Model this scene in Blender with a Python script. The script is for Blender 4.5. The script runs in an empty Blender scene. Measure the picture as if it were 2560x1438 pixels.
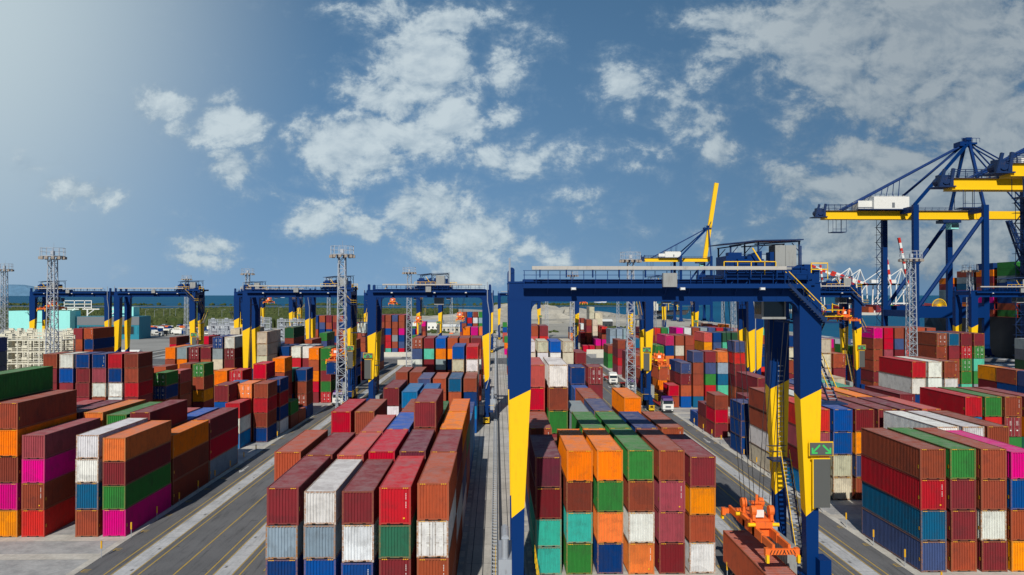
import bpy, math, random
import numpy as np
from mathutils import Vector, Matrix
R = math.radians
S = bpy.context.scene
C = S.collection
rnd = random.Random(7)

# ---------------------------------------------------------------- camera
F_PX = 1991.0
CAM_H = 26.2
VPX, VPY = 1240.0, 738.0
cam_d = bpy.data.cameras.new("camera")
cam = bpy.data.objects.new("camera", cam_d)
C.objects.link(cam)
cam_d.sensor_width = 36.0
cam_d.lens = F_PX / 2560.0 * 36.0
cam_d.clip_start = 0.5
cam_d.clip_end = 90000.0
YAW = math.atan((1280 - VPX) / F_PX)
PITCH = math.atan((VPY - 719) / F_PX)
cam.location = (0, 0, CAM_H)
cam.rotation_euler = (R(90) + PITCH, 0, -YAW)
S.camera = cam

# ---------------------------------------------------------------- sun and sky
SUN_EL, = (R(36.5),)
SUN_AZ = math.atan2(-0.20, -1.33)          # direction towards the sun, from +Y clockwise
sun_d = bpy.data.lights.new("sun", 'SUN')
sun = bpy.data.objects.new("sun", sun_d)
C.objects.link(sun)
sun_d.energy = 4.3
sun_d.angle = R(0.5)
sun_d.color = (1.0, 0.95, 0.86)
sun.rotation_euler = (Vector((math.sin(SUN_AZ) * math.cos(SUN_EL), math.cos(SUN_AZ) * math.cos(SUN_EL), math.sin(SUN_EL)))).to_track_quat('Z', 'Y').to_euler()

S.view_settings.view_transform = 'Standard'
S.view_settings.look = 'None'
S.view_settings.exposure = -0.08
S.view_settings.gamma = 1.0
S.render.engine = 'CYCLES'


def srgb(r, g, b):
    def f(c):
        c /= 255.0
        return c / 12.92 if c <= 0.04045 else ((c + 0.055) / 1.055) ** 2.4
    return (f(r), f(g), f(b), 1.0)


class NT:
    """tiny helper for node trees"""
    def __init__(self, tree):
        self.t = tree
        tree.nodes.clear()

    def n(self, typ, **kw):
        nd = self.t.nodes.new(typ)
        for k, v in kw.items():
            if k.startswith('i_'):
                k = k[2:]
                key = int(k) if k.isdigit() else k.replace('_', ' ')
                nd.inputs[key].default_value = v
            else:
                setattr(nd, k, v)
        return nd

    def l(self, a, b):
        self.t.links.new(a, b)

    def math(self, op, a, b=None, clamp=False):
        nd = self.t.nodes.new('ShaderNodeMath')
        nd.operation = op
        nd.use_clamp = clamp
        for i, x in enumerate((a, b)):
            if x is None:
                continue
            if isinstance(x, (int, float)):
                nd.inputs[i].default_value = x
            else:
                self.l(x, nd.inputs[i])
        return nd.outputs[0]

    def mix(self, fac, a, b, mode='MIX'):
        nd = self.t.nodes.new('ShaderNodeMix')
        nd.data_type = 'RGBA'
        nd.blend_type = mode
        nd.clamp_factor = True
        for k, x in ((0, fac), (6, a), (7, b)):
            if isinstance(x, (int, float, tuple)):
                nd.inputs[k].default_value = x
            else:
                self.l(x, nd.inputs[k])
        return nd.outputs[2]

    def ramp(self, fac, lo, hi, smooth=True):
        nd = self.t.nodes.new('ShaderNodeMapRange')
        nd.interpolation_type = 'SMOOTHSTEP' if smooth else 'LINEAR'
        nd.inputs['From Min'].default_value = lo
        nd.inputs['From Max'].default_value = hi
        self.l(fac, nd.inputs['Value'])
        return nd.outputs[0]


world = bpy.data.worlds.new("World")
S.world = world
world.use_nodes = True
w = NT(world.node_tree)
out = w.n('ShaderNodeOutputWorld')
bg = w.n('ShaderNodeBackground')
bg.inputs['Strength'].default_value = 0.1
w.l(bg.outputs[0], out.inputs['Surface'])
sky = w.n('ShaderNodeTexSky')
sky.sky_type = 'NISHITA'
sky.sun_disc = False
sky.sun_elevation = SUN_EL
sky.sun_rotation = SUN_AZ
sky.air_density = 1.0
sky.dust_density = 0.6
sky.ozone_density = 2.0
tc = w.n('ShaderNodeTexCoord')
sep = w.n('ShaderNodeSeparateXYZ')
w.l(tc.outputs['Generated'], sep.inputs[0])
dy = w.math('MAXIMUM', sep.outputs['Y'], 0.04)
u = w.math('DIVIDE', sep.outputs['X'], dy)
v = w.math('DIVIDE', sep.outputs['Z'], dy)
uv = w.n('ShaderNodeCombineXYZ')
w.l(u, uv.inputs[0]); w.l(v, uv.inputs[1])
UV = uv.outputs[0]
# the clear-sky colour by elevation
cr = w.n('ShaderNodeValToRGB')
els = cr.color_ramp.elements
els[0].position = 0.0; els[0].color = srgb(120, 162, 202)
els[1].position = 1.0; els[1].color = srgb(62, 98, 134)
for pos, col in ((0.12, srgb(106, 149, 190)), (0.35, srgb(90, 132, 172)), (0.65, srgb(74, 114, 152))):
    e = els.new(pos); e.color = col
w.l(w.ramp(v, 0.0, 0.62, False), cr.inputs[0])
clear = cr.outputs[0]
# right half of the photographed sky is duller
clear = w.mix(w.math('MULTIPLY', w.ramp(u, -0.15, 0.5), 0.5), clear, srgb(60, 96, 128))
# sun-side veil (upper left)
gv = w.n('ShaderNodeVectorMath', operation='SUBTRACT'); w.l(UV, gv.inputs[0]); gv.inputs[1].default_value = (-0.72, 0.40, 0)
gs = w.n('ShaderNodeVectorMath', operation='MULTIPLY'); w.l(gv.outputs[0], gs.inputs[0]); gs.inputs[1].default_value = (1.0, 0.9, 0)
gl = w.n('ShaderNodeVectorMath', operation='LENGTH'); w.l(gs.outputs[0], gl.inputs[0])
g1 = w.math('SUBTRACT', 1.0, w.ramp(gl.outputs['Value'], 0.06, 0.56))
clear = w.mix(w.math('MULTIPLY', g1, 0.97), clear, srgb(198, 214, 220))
# warp for ragged cloud edges
n1 = w.n('ShaderNodeTexNoise', i_Scale=8.0, i_Detail=10.0, i_Roughness=0.66)
w.l(UV, n1.inputs['Vector'])
warp = w.n('ShaderNodeVectorMath', operation='SUBTRACT'); w.l(n1.outputs['Color'], warp.inputs[0]); warp.inputs[1].default_value = (0.5, 0.5, 0.5)
wsc = w.n('ShaderNodeVectorMath', operation='SCALE'); w.l(warp.outputs[0], wsc.inputs[0]); wsc.inputs['Scale'].default_value = 0.10
wuv = w.n('ShaderNodeVectorMath', operation='ADD'); w.l(UV, wuv.inputs[0]); w.l(wsc.outputs[0], wuv.inputs[1])
BLOBS = [  # centre x, y, radius x, y, weight   (photo pixels, turned into sky directions)
    (1060, 165, 120, 105, 1.05), (1120, 50, 170, 60, .8), (1000, 20, 90, 35, .6), (880, 15, 75, 22, .55), (900, 215, 85, 45, .75), (1010, 235, 130, 55, .9),
    (1120, 300, 95, 75, .95), (960, 340, 110, 40, .85), (1050, 350, 110, 50, .9), (850, 370, 95, 75, 1.1), (900, 430, 90, 40, .85),
    (1255, 150, 70, 85, .7), (1265, 285, 45, 32, .7), (1225, 390, 70, 45, .75), (1340, 395, 85, 60, .7), (1300, 440, 60, 25, .6),
    (1080, 535, 120, 60, .82), (1170, 590, 115, 65, .82), (1190, 670, 80, 65, .75), (790, 550, 75, 45, .85), (915, 565, 60, 26, .7), (860, 505, 60, 18, .55),
    (1330, 625, 105, 60, .6), (1320, 540, 80, 32, .52), (1450, 540, 70, 20, .5), (1440, 500, 100, 24, .45),
    (418, 253, 62, 36, 1.1), (455, 312, 48, 30, .6), (600, 320, 82, 45, 1.2), (570, 345, 70, 24, 1.0), (570, 245, 50, 24, .65), (590, 435, 55, 36, .75), (655, 405, 35, 35, .5),
    (215, 475, 80, 26, .9), (285, 490, 55, 20, .6), (95, 420, 100, 25, .42), (505, 590, 85, 24, .7), (510, 625, 80, 22, .7), (690, 495, 75, 16, .5), (60, 380, 60, 20, .3),
    (1565, 190, 75, 60, .72), (1560, 270, 50, 50, .62), (1690, 290, 90, 45, .7), (1600, 365, 100, 30, .7), (1760, 320, 70, 50, .65), (1820, 385, 62, 46, .68), (1590, 425, 75, 20, .5),
    (1695, 225, 35, 30, .6), (1800, 130, 110, 30, .7), (1760, 165, 50, 30, .6), (1880, 50, 140, 60, .85),
    (2080, 70, 250, 120, 1.0), (2350, 60, 320, 150, 1.15), (2080, 190, 190, 80, .85), (2200, 250, 190, 80, .85), (2460, 260, 190, 140, 1.0),
    (2010, 290, 90, 40, .55), (2140, 285, 120, 45, .6), (2350, 330, 200, 60, .7), (2220, 400, 220, 65, .85), (2480, 420, 200, 140, 1.0), (2050, 400, 130, 35, .55),
    (2150, 470, 240, 55, .85), (2330, 540, 280, 100, .9), (2060, 540, 170, 30, .5), (2100, 600, 260, 60, .7), (2400, 620, 260, 80, .85), (2030, 480, 120, 40, .6), (2250, 180, 130, 60, .8), (1800, 585, 170, 25, .4), (1900, 470, 80, 25, .4),
    (1690, 60, 40, 30, .35), (1350, 100, 50, 40, .3), (1500, 640, 120, 30, .3),
]
acc = None
for (bx, by, rx, ry, wt) in BLOBS:
    m = w.n('ShaderNodeMapping', vector_type='TEXTURE')
    m.inputs['Location'].default_value = ((bx - VPX) / F_PX, (VPY - by) / F_PX, 0)
    m.inputs['Scale'].default_value = (rx / F_PX * 1.28, ry / F_PX * 1.34, 1)
    w.l(wuv.outputs[0], m.inputs['Vector'])
    ln = w.n('ShaderNodeVectorMath', operation='LENGTH')
    w.l(m.outputs[0], ln.inputs[0])
    mr = w.n('ShaderNodeMapRange')
    mr.inputs['From Min'].default_value = 0.15
    mr.inputs['From Max'].default_value = 1.45
    mr.inputs['To Min'].default_value = wt
    mr.inputs['To Max'].default_value = 0.0
    w.l(ln.outputs['Value'], mr.inputs['Value'])
    acc = mr.outputs[0] if acc is None else w.math('MAXIMUM', acc, mr.outputs[0])
ms = w.n('ShaderNodeMapping'); ms.inputs['Scale'].default_value = (1.0, 1.35, 1.0); w.l(UV, ms.inputs['Vector'])
n2 = w.n('ShaderNodeTexNoise', i_Scale=13.0, i_Detail=12.0, i_Roughness=0.66, i_Distortion=0.25)
w.l(ms.outputs[0], n2.inputs['Vector'])
msb = w.n('ShaderNodeMapping'); msb.inputs['Scale'].default_value = (1.0, 1.35, 1.0); msb.inputs['Location'].default_value = (-0.007, 0.014, 0); w.l(UV, msb.inputs['Vector'])
n2b = w.n('ShaderNodeTexNoise', i_Scale=13.0, i_Detail=7.0, i_Roughness=0.60, i_Distortion=0.25)
w.l(msb.outputs[0], n2b.inputs['Vector'])
n2c = w.n('ShaderNodeTexNoise', i_Scale=13.0, i_Detail=7.0, i_Roughness=0.60, i_Distortion=0.25)
w.l(ms.outputs[0], n2c.inputs['Vector'])
n3 = w.n('ShaderNodeTexNoise', i_Scale=55.0, i_Detail=6.0, i_Roughness=0.65)
w.l(ms.outputs[0], n3.inputs['Vector'])
nn = w.math('ADD', w.math('MULTIPLY', w.math('SUBTRACT', n2.outputs[0], 0.5), 1.9), w.math('MULTIPLY', w.math('SUBTRACT', n3.outputs[0], 0.5), 0.55))
dens = w.math('ADD', acc, nn)
alpha = w.math('ADD', w.math('MULTIPLY', w.ramp(dens, 0.06, 0.75), 0.45), w.math('MULTIPLY', w.ramp(dens, 0.32, 0.66), 0.55))
# cloud body colour: soft relief from the density itself, duller to the right
shade = w.math('ADD', w.math('MULTIPLY', w.ramp(dens, 0.2, 1.0), 0.62), w.math('MULTIPLY', w.ramp(w.math('SUBTRACT', n2c.outputs[0], n2b.outputs[0]), -0.09, 0.09, False), 0.45), True)
ccol = w.mix(shade, srgb(140, 164, 184), srgb(208, 221, 226))
rgt = w.ramp(u, 0.05, 0.55)
ccol = w.mix(w.math('MULTIPLY', rgt, 0.9), ccol, w.mix(shade, srgb(92, 116, 138), srgb(158, 168, 174)))
clouded = w.mix(w.math('MULTIPLY', alpha, 0.93), clear, ccol)
# below the horizon plain blue-grey
ten = w.n('ShaderNodeVectorMath', operation='SCALE'); w.l(clouded, ten.inputs[0]); ten.inputs['Scale'].default_value = 10.0
fin = w.mix(0.94, sky.outputs[0], ten.outputs[0])
w.l(fin, bg.inputs['Color'])

# ---------------------------------------------------------------- mesh helpers
class MB:
    def __init__(self):
        self.v = []; self.f = []; self.m = []

    def quad(self, a, b, c, d, mi=0):
        n = len(self.v); self.v += [tuple(a), tuple(b), tuple(c), tuple(d)]
        self.f.append((n, n + 1, n + 2, n + 3)); self.m.append(mi)

    def hexa(self, p, mi=0):
        """8 points: bottom ring 0-3 (counter-clockwise from above), top ring 4-7"""
        n = len(self.v); self.v += [tuple(q) for q in p]
        for f in ((3, 2, 1, 0), (4, 5, 6, 7), (0, 1, 5, 4), (1, 2, 6, 5), (2, 3, 7, 6), (3, 0, 4, 7)):
            self.f.append(tuple(n + i for i in f)); self.m.append(mi)
        return self

    def box(self, x0, x1, y0, y1, z0, z1, mi=0):
        return self.hexa([(x0, y0, z0), (x1, y0, z0), (x1, y1, z0), (x0, y1, z0), (x0, y0, z1), (x1, y0, z1), (x1, y1, z1), (x0, y1, z1)], mi)

    def beam(self, p, q, wd, ht=None, mi=0):
        p = Vector(p); q = Vector(q); ht = ht or wd
        d = (q - p).normalized()
        up = Vector((0, 0, 1)) if abs(d.z) < 0.95 else Vector((0, 1, 0))
        s = d.cross(up).normalized() * wd / 2
        t = s.cross(d).normalized() * ht / 2
        self.hexa([p - s - t, p + s - t, q + s - t, q - s - t, p - s + t, p + s + t, q + s + t, q - s + t], mi)
        return self

    def tube(self, p, q, r, n=8, mi=0, r2=None, cap=True):
        p = Vector(p); q = Vector(q); r2 = r if r2 is None else r2
        d = (q - p).normalized()
        up = Vector((0, 0, 1)) if abs(d.z) < 0.95 else Vector((1, 0, 0))
        a = d.cross(up).normalized(); b = a.cross(d)
        k = len(self.v)
        for i in range(n):
            t = 2 * math.pi * i / n
            o = a * math.cos(t) + b * math.sin(t)
            self.v.append(tuple(p + o * r)); self.v.append(tuple(q + o * r2))
        for i in range(n):
            j = (i + 1) % n
            self.f.append((k + 2 * i, k + 2 * j, k + 2 * j + 1, k + 2 * i + 1)); self.m.append(mi)
        if cap:
            self.f.append(tuple(k + 2 * i for i in range(n))[::-1]); self.m.append(mi)
            self.f.append(tuple(k + 2 * i + 1 for i in range(n))); self.m.append(mi)
        return self

    def prism(self, pts, y0, y1, mi=0):
        """polygon in xz extruded along y"""
        k = len(self.v); n = len(pts)
        self.v += [(x, y0, z) for x, z in pts] + [(x, y1, z) for x, z in pts]
        self.f.append(tuple(range(k, k + n))); self.m.append(mi)
        self.f.append(tuple(range(k + 2 * n - 1, k + n - 1, -1))); self.m.append(mi)
        for i in range(n):
            j = (i + 1) % n
            self.f.append((k + j, k + i, k + n + i, k + n + j)); self.m.append(mi)
        return self

    def mesh(self, name, mats):
        me = bpy.data.meshes.new(name)
        me.from_pydata(self.v, [], self.f)
        for m in (mats if isinstance(mats, (list, tuple)) else [mats]):
            me.materials.append(m)
        me.polygons.foreach_set('material_index', self.m)
        me.update()
        return me


def ob(name, me, parent=None, loc=(0, 0, 0), rz=0):
    o = bpy.data.objects.new(name, me)
    C.objects.link(o)
    o.location = loc
    o.rotation_euler = (0, 0, rz)
    if parent is not None:
        o.parent = parent
    return o


def tag(o, label=None, cat=None, group=None, kind=None):
    if label: o['label'] = label
    if cat: o['category'] = cat
    if group: o['group'] = group
    if kind: o['kind'] = kind
    return o


def copy_tree(o, parent=None):
    c = o.copy(); C.objects.link(c)
    if parent is not None:
        c.parent = parent
    for ch in o.children:
        copy_tree(ch, c)
    return c


# ---------------------------------------------------------------- materials
def new_mat(name):
    m = bpy.data.materials.new(name); m.use_nodes = True
    return m, NT(m.node_tree)


def finish(t, col, rough=0.6, metal=0.0, spec=0.4, bump=None, bstr=0.3, bdist=0.02):
    o = t.n('ShaderNodeOutputMaterial'); b = t.n('ShaderNodeBsdfPrincipled')
    t.l(b.outputs[0], o.inputs[0])
    for k, x in (('Base Color', col), ('Roughness', rough), ('Metallic', metal), ('Specular IOR Level', spec)):
        if isinstance(x, (int, float, tuple)):
            b.inputs[k].default_value = x
        else:
            t.l(x, b.inputs[k])
    if bump is not None:
        bn = t.n('ShaderNodeBump'); bn.inputs['Strength'].default_value = bstr; bn.inputs['Distance'].default_value = bdist
        t.l(bump, bn.inputs['Height']); t.l(bn.outputs[0], b.inputs['Normal'])
    return b


def paint(name, col, rough=0.5, dirt=0.25, scale=1.2, metal=0.0, dirtcol=(0.09, 0.06, 0.04, 1), spec=0.4):
    m, t = new_mat(name)
    tcx = t.n('ShaderNodeTexCoord')
    n = t.n('ShaderNodeTexNoise', i_Scale=scale, i_Detail=8.0, i_Roughness=0.7)
    t.l(tcx.outputs['Object'], n.inputs['Vector'])
    mp = t.n('ShaderNodeMapping'); mp.inputs['Scale'].default_value = (3.5, 3.5, 0.35); t.l(tcx.outputs['Object'], mp.inputs['Vector'])
    n2 = t.n('ShaderNodeTexNoise', i_Scale=scale * 1.5, i_Detail=5.0, i_Roughness=0.7); t.l(mp.outputs[0], n2.inputs['Vector'])
    f = t.math('MULTIPLY', t.ramp(t.math('MULTIPLY', n.outputs[0], n2.outputs[0]), 0.24, 0.45), dirt)
    c = t.mix(f, col, dirtcol)
    c = t.mix(t.math('MULTIPLY', t.ramp(n2.outputs[0], 0.35, 0.75), 0.12), c, (0.8, 0.8, 0.8, 1), 'MULTIPLY')
    finish(t, c, rough, metal, spec)
    return m


M = {}
M['blue'] = paint('crane_blue_paint', srgb(0, 46, 104), 0.5, 0.15, dirtcol=(0.0, 0.02, 0.10, 1), spec=0.15)
M['darkblue'] = paint('dark_blue_paint', srgb(4, 42, 88), 0.5, 0.4)
M['yellow'] = paint('crane_yellow_paint', srgb(246, 196, 0), 0.5, 0.12)
M['orange'] = paint('spreader_orange_paint', srgb(240, 112, 40), 0.55, 0.45)
M['white'] = paint('white_paint', srgb(225, 225, 220), 0.5, 0.2)
M['cream'] = paint('cream_paint', srgb(212, 208, 190), 0.6, 0.4)
M['galv'] = paint('galvanised_steel', srgb(168, 175, 184), 0.5, 0.3, metal=0.2)
M['grey'] = paint('grey_cabinet_paint', srgb(150, 152, 150), 0.45, 0.35)
M['panel'] = paint('dark_panel', srgb(86, 88, 86), 0.5, 0.1)
M['green'] = paint('sign_green', srgb(60, 190, 95), 0.5, 0.05)
M['black'] = paint('black_rubber', srgb(24, 24, 26), 0.8, 0.3, dirtcol=(0.1, 0.09, 0.08, 1))
M['rope'] = paint('steel_rope', srgb(48, 48, 52), 0.6, 0.1)
M['red'] = paint('red_paint', srgb(196, 44, 30), 0.5, 0.2)
M['purple'] = paint('purple_paint', srgb(72, 30, 110), 0.4, 0.1)
M['glass'] = paint('dark_glass', srgb(36, 50, 58), 0.12, 0.05, spec=0.7)
M['hull'] = paint('black_hull_paint', srgb(12, 14, 24), 0.55, 0.25, scale=0.15)
M['hullteal'] = paint('teal_hull_paint', srgb(30, 92, 120), 0.55, 0.25, scale=0.15)
M['hullred'] = paint('red_deck_paint', srgb(140, 32, 26), 0.6, 0.3, scale=0.3)
M['drain'] = paint('drain_cover', srgb(120, 120, 120), 0.8, 0.4)
M['duct'] = paint('cable_duct_cover', srgb(178, 174, 168), 0.7, 0.4)
M['mint'] = paint('mint_wall', srgb(150, 226, 220), 0.7, 0.05, scale=0.2)
M['teal'] = paint('teal_wall', srgb(32, 130, 152), 0.6, 0.1, scale=0.2)
M['greywall'] = paint('grey_wall', srgb(112, 118, 124), 0.6, 0.1, scale=0.2)
M['concw'] = paint('pale_concrete', srgb(196, 192, 180), 0.85, 0.3)
M['darkgrey'] = paint('dark_grey_metal', srgb(52, 56, 62), 0.6, 0.3)
M['ylwmark'] = paint('yellow_marks', srgb(225, 170, 30), 0.6, 0.35)
M['dark'] = paint('dark_gap', srgb(14, 13, 14), 0.9, 0.0)


def container_mat(name, source):
    m, t = new_mat(name)
    if source == 'object':
        oi = t.n('ShaderNodeObjectInfo'); col = oi.outputs['Color']; rust = oi.outputs['Alpha']; rn = oi.outputs['Random']
    else:
        at = t.n('ShaderNodeAttribute', attribute_name='paint'); col = at.outputs['Color']; rust = 0.15
        rn = 0.5
    tcx = t.n('ShaderNodeTexCoord')
    off = t.n('ShaderNodeVectorMath', operation='ADD'); t.l(tcx.outputs['Object'], off.inputs[0])
    if source == 'object':
        cx = t.n('ShaderNodeCombineXYZ'); t.l(t.math('MULTIPLY', rn, 90.0), cx.inputs[0]); t.l(t.math('MULTIPLY', rn, 50.0), cx.inputs[2]); t.l(cx.outputs[0], off.inputs[1])
    P = off.outputs[0]
    n = t.n('ShaderNodeTexNoise', i_Scale=0.9, i_Detail=9.0, i_Roughness=0.72); t.l(P, n.inputs['Vector'])
    mp = t.n('ShaderNodeMapping'); mp.inputs['Scale'].default_value = (4.5, 4.5, 0.4); t.l(P, mp.inputs['Vector'])
    n2 = t.n('ShaderNodeTexNoise', i_Scale=1.6, i_Detail=6.0, i_Roughness=0.75); t.l(mp.outputs[0], n2.inputs['Vector'])
    n4 = t.n('ShaderNodeTexNoise', i_Scale=6.0, i_Detail=8.0, i_Roughness=0.8); t.l(P, n4.inputs['Vector'])
    # sun-bleached and grimy variation of the paint
    c = t.mix(t.math('MULTIPLY', t.ramp(n2.outputs[0], 0.3, 0.75), 0.9), col, t.mix(1.0, col, (0.80, 0.78, 0.76, 1), 'MULTIPLY'))
    c = t.mix(t.math('MULTIPLY', t.ramp(n.outputs[0], 0.44, 0.76), 0.38), c, (0.05, 0.04, 0.035, 1))
    # rust blooms
    thr = t.math('SUBTRACT', 0.715, t.math('MULTIPLY', rust, 0.075))
    rr = t.math('MULTIPLY', t.math('GREATER_THAN', t.math('ADD', t.math('MULTIPLY', n4.outputs[0], 0.5), t.math('MULTIPLY', n.outputs[0], 0.5)), thr), 0.75)
    c = t.mix(rr, c, (0.16, 0.055, 0.02, 1))
    # pale scuffs and darker repainted patches
    vr = t.n('ShaderNodeTexVoronoi', i_Scale=0.55); vr.feature = 'F1'; t.l(P, vr.inputs['Vector'])
    vs = t.n('ShaderNodeSeparateColor'); t.l(vr.outputs['Color'], vs.inputs[0])
    c = t.mix(t.math('MULTIPLY', t.math('GREATER_THAN', vs.outputs[0], 0.86), 0.16), c, (0.03, 0.025, 0.03, 1))
    # dust settled on the roof
    ge = t.n('ShaderNodeNewGeometry'); sx = t.n('ShaderNodeSeparateXYZ'); t.l(ge.outputs['True Normal'], sx.inputs[0])
    top = t.ramp(sx.outputs['Z'], 0.6, 0.9)
    c = t.mix(t.math('MULTIPLY', top, t.math('ADD', 0.06, t.math('MULTIPLY', t.ramp(n.outputs[0], 0.3, 0.7), 0.30))), c, (0.42, 0.34, 0.34, 1))
    c = t.mix(t.math('MULTIPLY', t.math('MULTIPLY', top, t.ramp(n4.outputs[0], 0.56, 0.68)), 0.35), c, (0.05, 0.03, 0.03, 1))
    finish(t, c, 0.65, 0.0, 0.12)
    return m


def frame_mat():
    m, t = new_mat('container_frame_paint')
    oi = t.n('ShaderNodeObjectInfo')
    tcx = t.n('ShaderNodeTexCoord')
    n = t.n('ShaderNodeTexNoise', i_Scale=4.0, i_Detail=8.0, i_Roughness=0.8); t.l(tcx.outputs['Object'], n.inputs['Vector'])
    c = t.mix(0.25, oi.outputs['Color'], (0.05, 0.035, 0.03, 1))
    f = t.math('MULTIPLY', t.ramp(n.outputs[0], 0.36, 0.56), t.math('ADD', 0.05, t.math('MULTIPLY', oi.outputs['Alpha'], 0.95)), True)
    c = t.mix(f, c, (0.34, 0.15, 0.045, 1))
    finish(t, c, 0.65, 0.0, 0.3)
    return m


M['cont'] = container_mat('container_paint', 'object')
M['contmass'] = container_mat('container_paint_far', 'attribute')
M['cframe'] = frame_mat()
M['rustbar'] = paint('locking_bar_steel', srgb(150, 140, 130), 0.6, 0.5, scale=5)


def ground_mat(name, c1, c2, scale, fine, bump=0.3, rough=0.9, stains=0.0, joints=None, jcol=(0.12, 0.12, 0.12, 1)):
    m, t = new_mat(name)
    ge = t.n('ShaderNodeTexCoord')
    P = ge.outputs['Object']
    n = t.n('ShaderNodeTexNoise', i_Scale=scale, i_Detail=8.0, i_Roughness=0.65); t.l(P, n.inputs['Vector'])
    n2 = t.n('ShaderNodeTexNoise', i_Scale=fine, i_Detail=4.0, i_Roughness=0.7); t.l(P, n2.inputs['Vector'])
    c = t.mix(t.ramp(n.outputs[0], 0.3, 0.7), c1, c2)
    c = t.mix(t.math('MULTIPLY', t.ramp(n2.outputs[0], 0.3, 0.7, False), 0.35), c, (0.35, 0.35, 0.35, 1), 'MULTIPLY')
    if stains:
        mp = t.n('ShaderNodeMapping'); mp.inputs['Scale'].default_value = (2.2, 0.13, 1); t.l(P, mp.inputs['Vector'])
        n3 = t.n('ShaderNodeTexNoise', i_Scale=1.0, i_Detail=7.0, i_Roughness=0.7); t.l(mp.outputs[0], n3.inputs['Vector'])
        c = t.mix(t.math('MULTIPLY', t.ramp(n3.outputs[0], 0.48, 0.75), stains), c, (0.02, 0.02, 0.022, 1))
        n5 = t.n('ShaderNodeTexNoise', i_Scale=0.7, i_Detail=5.0, i_Roughness=0.8); t.l(P, n5.inputs['Vector'])
        c = t.mix(t.math('MULTIPLY', t.ramp(n5.outputs[0], 0.60, 0.70), stains), c, (0.03, 0.03, 0.03, 1))
    if joints:
        sx = t.n('ShaderNodeSeparateXYZ'); t.l(P, sx.inputs[0])
        fr = t.math('FRACT', t.math('DIVIDE', sx.outputs['Y'], joints))
        c = t.mix(t.math('MULTIPLY', t.math('LESS_THAN', fr, 0.02), 0.6), c, jcol)
    finish(t, c, rough, 0.0, 0.25, n2.outputs[0], bump, 0.03)
    return m


M['land'] = ground_mat('yard_concrete', (0.30, 0.29, 0.27, 1), (0.42, 0.41, 0.38, 1), 0.02, 1.5, 0.1)
M['asphalt'] = ground_mat('asphalt', (0.145, 0.146, 0.15, 1), (0.19, 0.19, 0.193, 1), 0.12, 6.0, 0.15, stains=0.6)
M['gravel'] = ground_mat('gravel', (0.33, 0.33, 0.325, 1), (0.50, 0.495, 0.48, 1), 0.5, 2.6, 0.8)
M['beam'] = ground_mat('concrete_beam', (0.50, 0.47, 0.41, 1), (0.66, 0.63, 0.56, 1), 0.3, 2.0, 0.1, stains=0.2)
M['strip'] = ground_mat('concrete_runway', (0.46, 0.47, 0.48, 1), (0.62, 0.62, 0.62, 1), 0.25, 3.0, 0.1, stains=0.55, joints=3.0)
M['track'] = ground_mat('track_concrete', (0.46, 0.44, 0.40, 1), (0.62, 0.59, 0.54, 1), 0.15, 3.0, 0.1, stains=0.25, joints=6.0)
M['line'] = ground_mat('yellow_line_paint', (0.62, 0.40, 0.06, 1), (0.50, 0.34, 0.09, 1), 1.5, 8.0, 0.05)
M['wline'] = ground_mat('white_line_paint', (0.60, 0.60, 0.58, 1), (0.48, 0.48, 0.46, 1), 1.5, 8.0, 0.05)
M['sand'] = ground_mat('sand', (0.50, 0.47, 0.40, 1), (0.34, 0.32, 0.27, 1), 0.01, 0.3, 0.4)
M['scrub'] = ground_mat('scrub', (0.09, 0.11, 0.035, 1), (0.16, 0.15, 0.07, 1), 0.02, 0.4, 0.5)
M['hill'] = ground_mat('haze_tinted_hill', (0.11, 0.23, 0.36, 1), (0.125, 0.245, 0.375, 1), 0.002, 0.01, 0.1)  # pale blue of distance haze painted into the hill's base colour
M['rock'] = ground_mat('breakwater_rock', (0.20, 0.19, 0.17, 1), (0.38, 0.36, 0.32, 1), 0.15, 0.6, 1.0)


def sea_mat():
    m, t = new_mat('sea_water')
    g = t.n('ShaderNodeTexCoord')
    mp = t.n('ShaderNodeMapping'); mp.inputs['Scale'].default_value = (0.3, 1.0, 1.0); t.l(g.outputs['Object'], mp.inputs['Vector'])
    n = t.n('ShaderNodeTexNoise', i_Scale=0.12, i_Detail=8.0, i_Roughness=0.65); t.l(mp.outputs[0], n.inputs['Vector'])
    n2 = t.n('ShaderNodeTexNoise', i_Scale=0.0012, i_Detail=4.0, i_Roughness=0.6); t.l(mp.outputs[0], n2.inputs['Vector'])
    c = t.mix(t.ramp(n2.outputs[0], 0.35, 0.65), (0.003, 0.078, 0.175, 1), (0.006, 0.112, 0.215, 1))
    c = t.mix(t.math('MULTIPLY', t.ramp(n.outputs[0], 0.5, 0.75), 0.35), c, (0.03, 0.17, 0.25, 1))
    b = finish(t, c, 0.6, 0.0, 0.08, n.outputs[0], 0.6, 1.2)
    return m


M['sea'] = sea_mat()


def leaf_mat(name, c1, c2):
    m, t = new_mat(name)
    oi = t.n('ShaderNodeTexCoord')
    n = t.n('ShaderNodeTexNoise', i_Scale=0.05, i_Detail=6.0, i_Roughness=0.7); t.l(oi.outputs['Object'], n.inputs['Vector'])
    n2 = t.n('ShaderNodeTexNoise', i_Scale=0.6, i_Detail=3.0, i_Roughness=0.7); t.l(oi.outputs['Object'], n2.inputs['Vector'])
    c = t.mix(t.ramp(n.outputs[0], 0.35, 0.65), c1, c2)
    c = t.mix(t.math('MULTIPLY', t.ramp(n2.outputs[0], 0.35, 0.7), 0.5), c, (0.4, 0.5, 0.4, 1), 'MULTIPLY')
    finish(t, c, 0.8, 0, 0.1)
    return m


M['mangrove'] = leaf_mat('mangrove_leaves', (0.050, 0.075, 0.022, 1), (0.095, 0.11, 0.042, 1))

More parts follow.
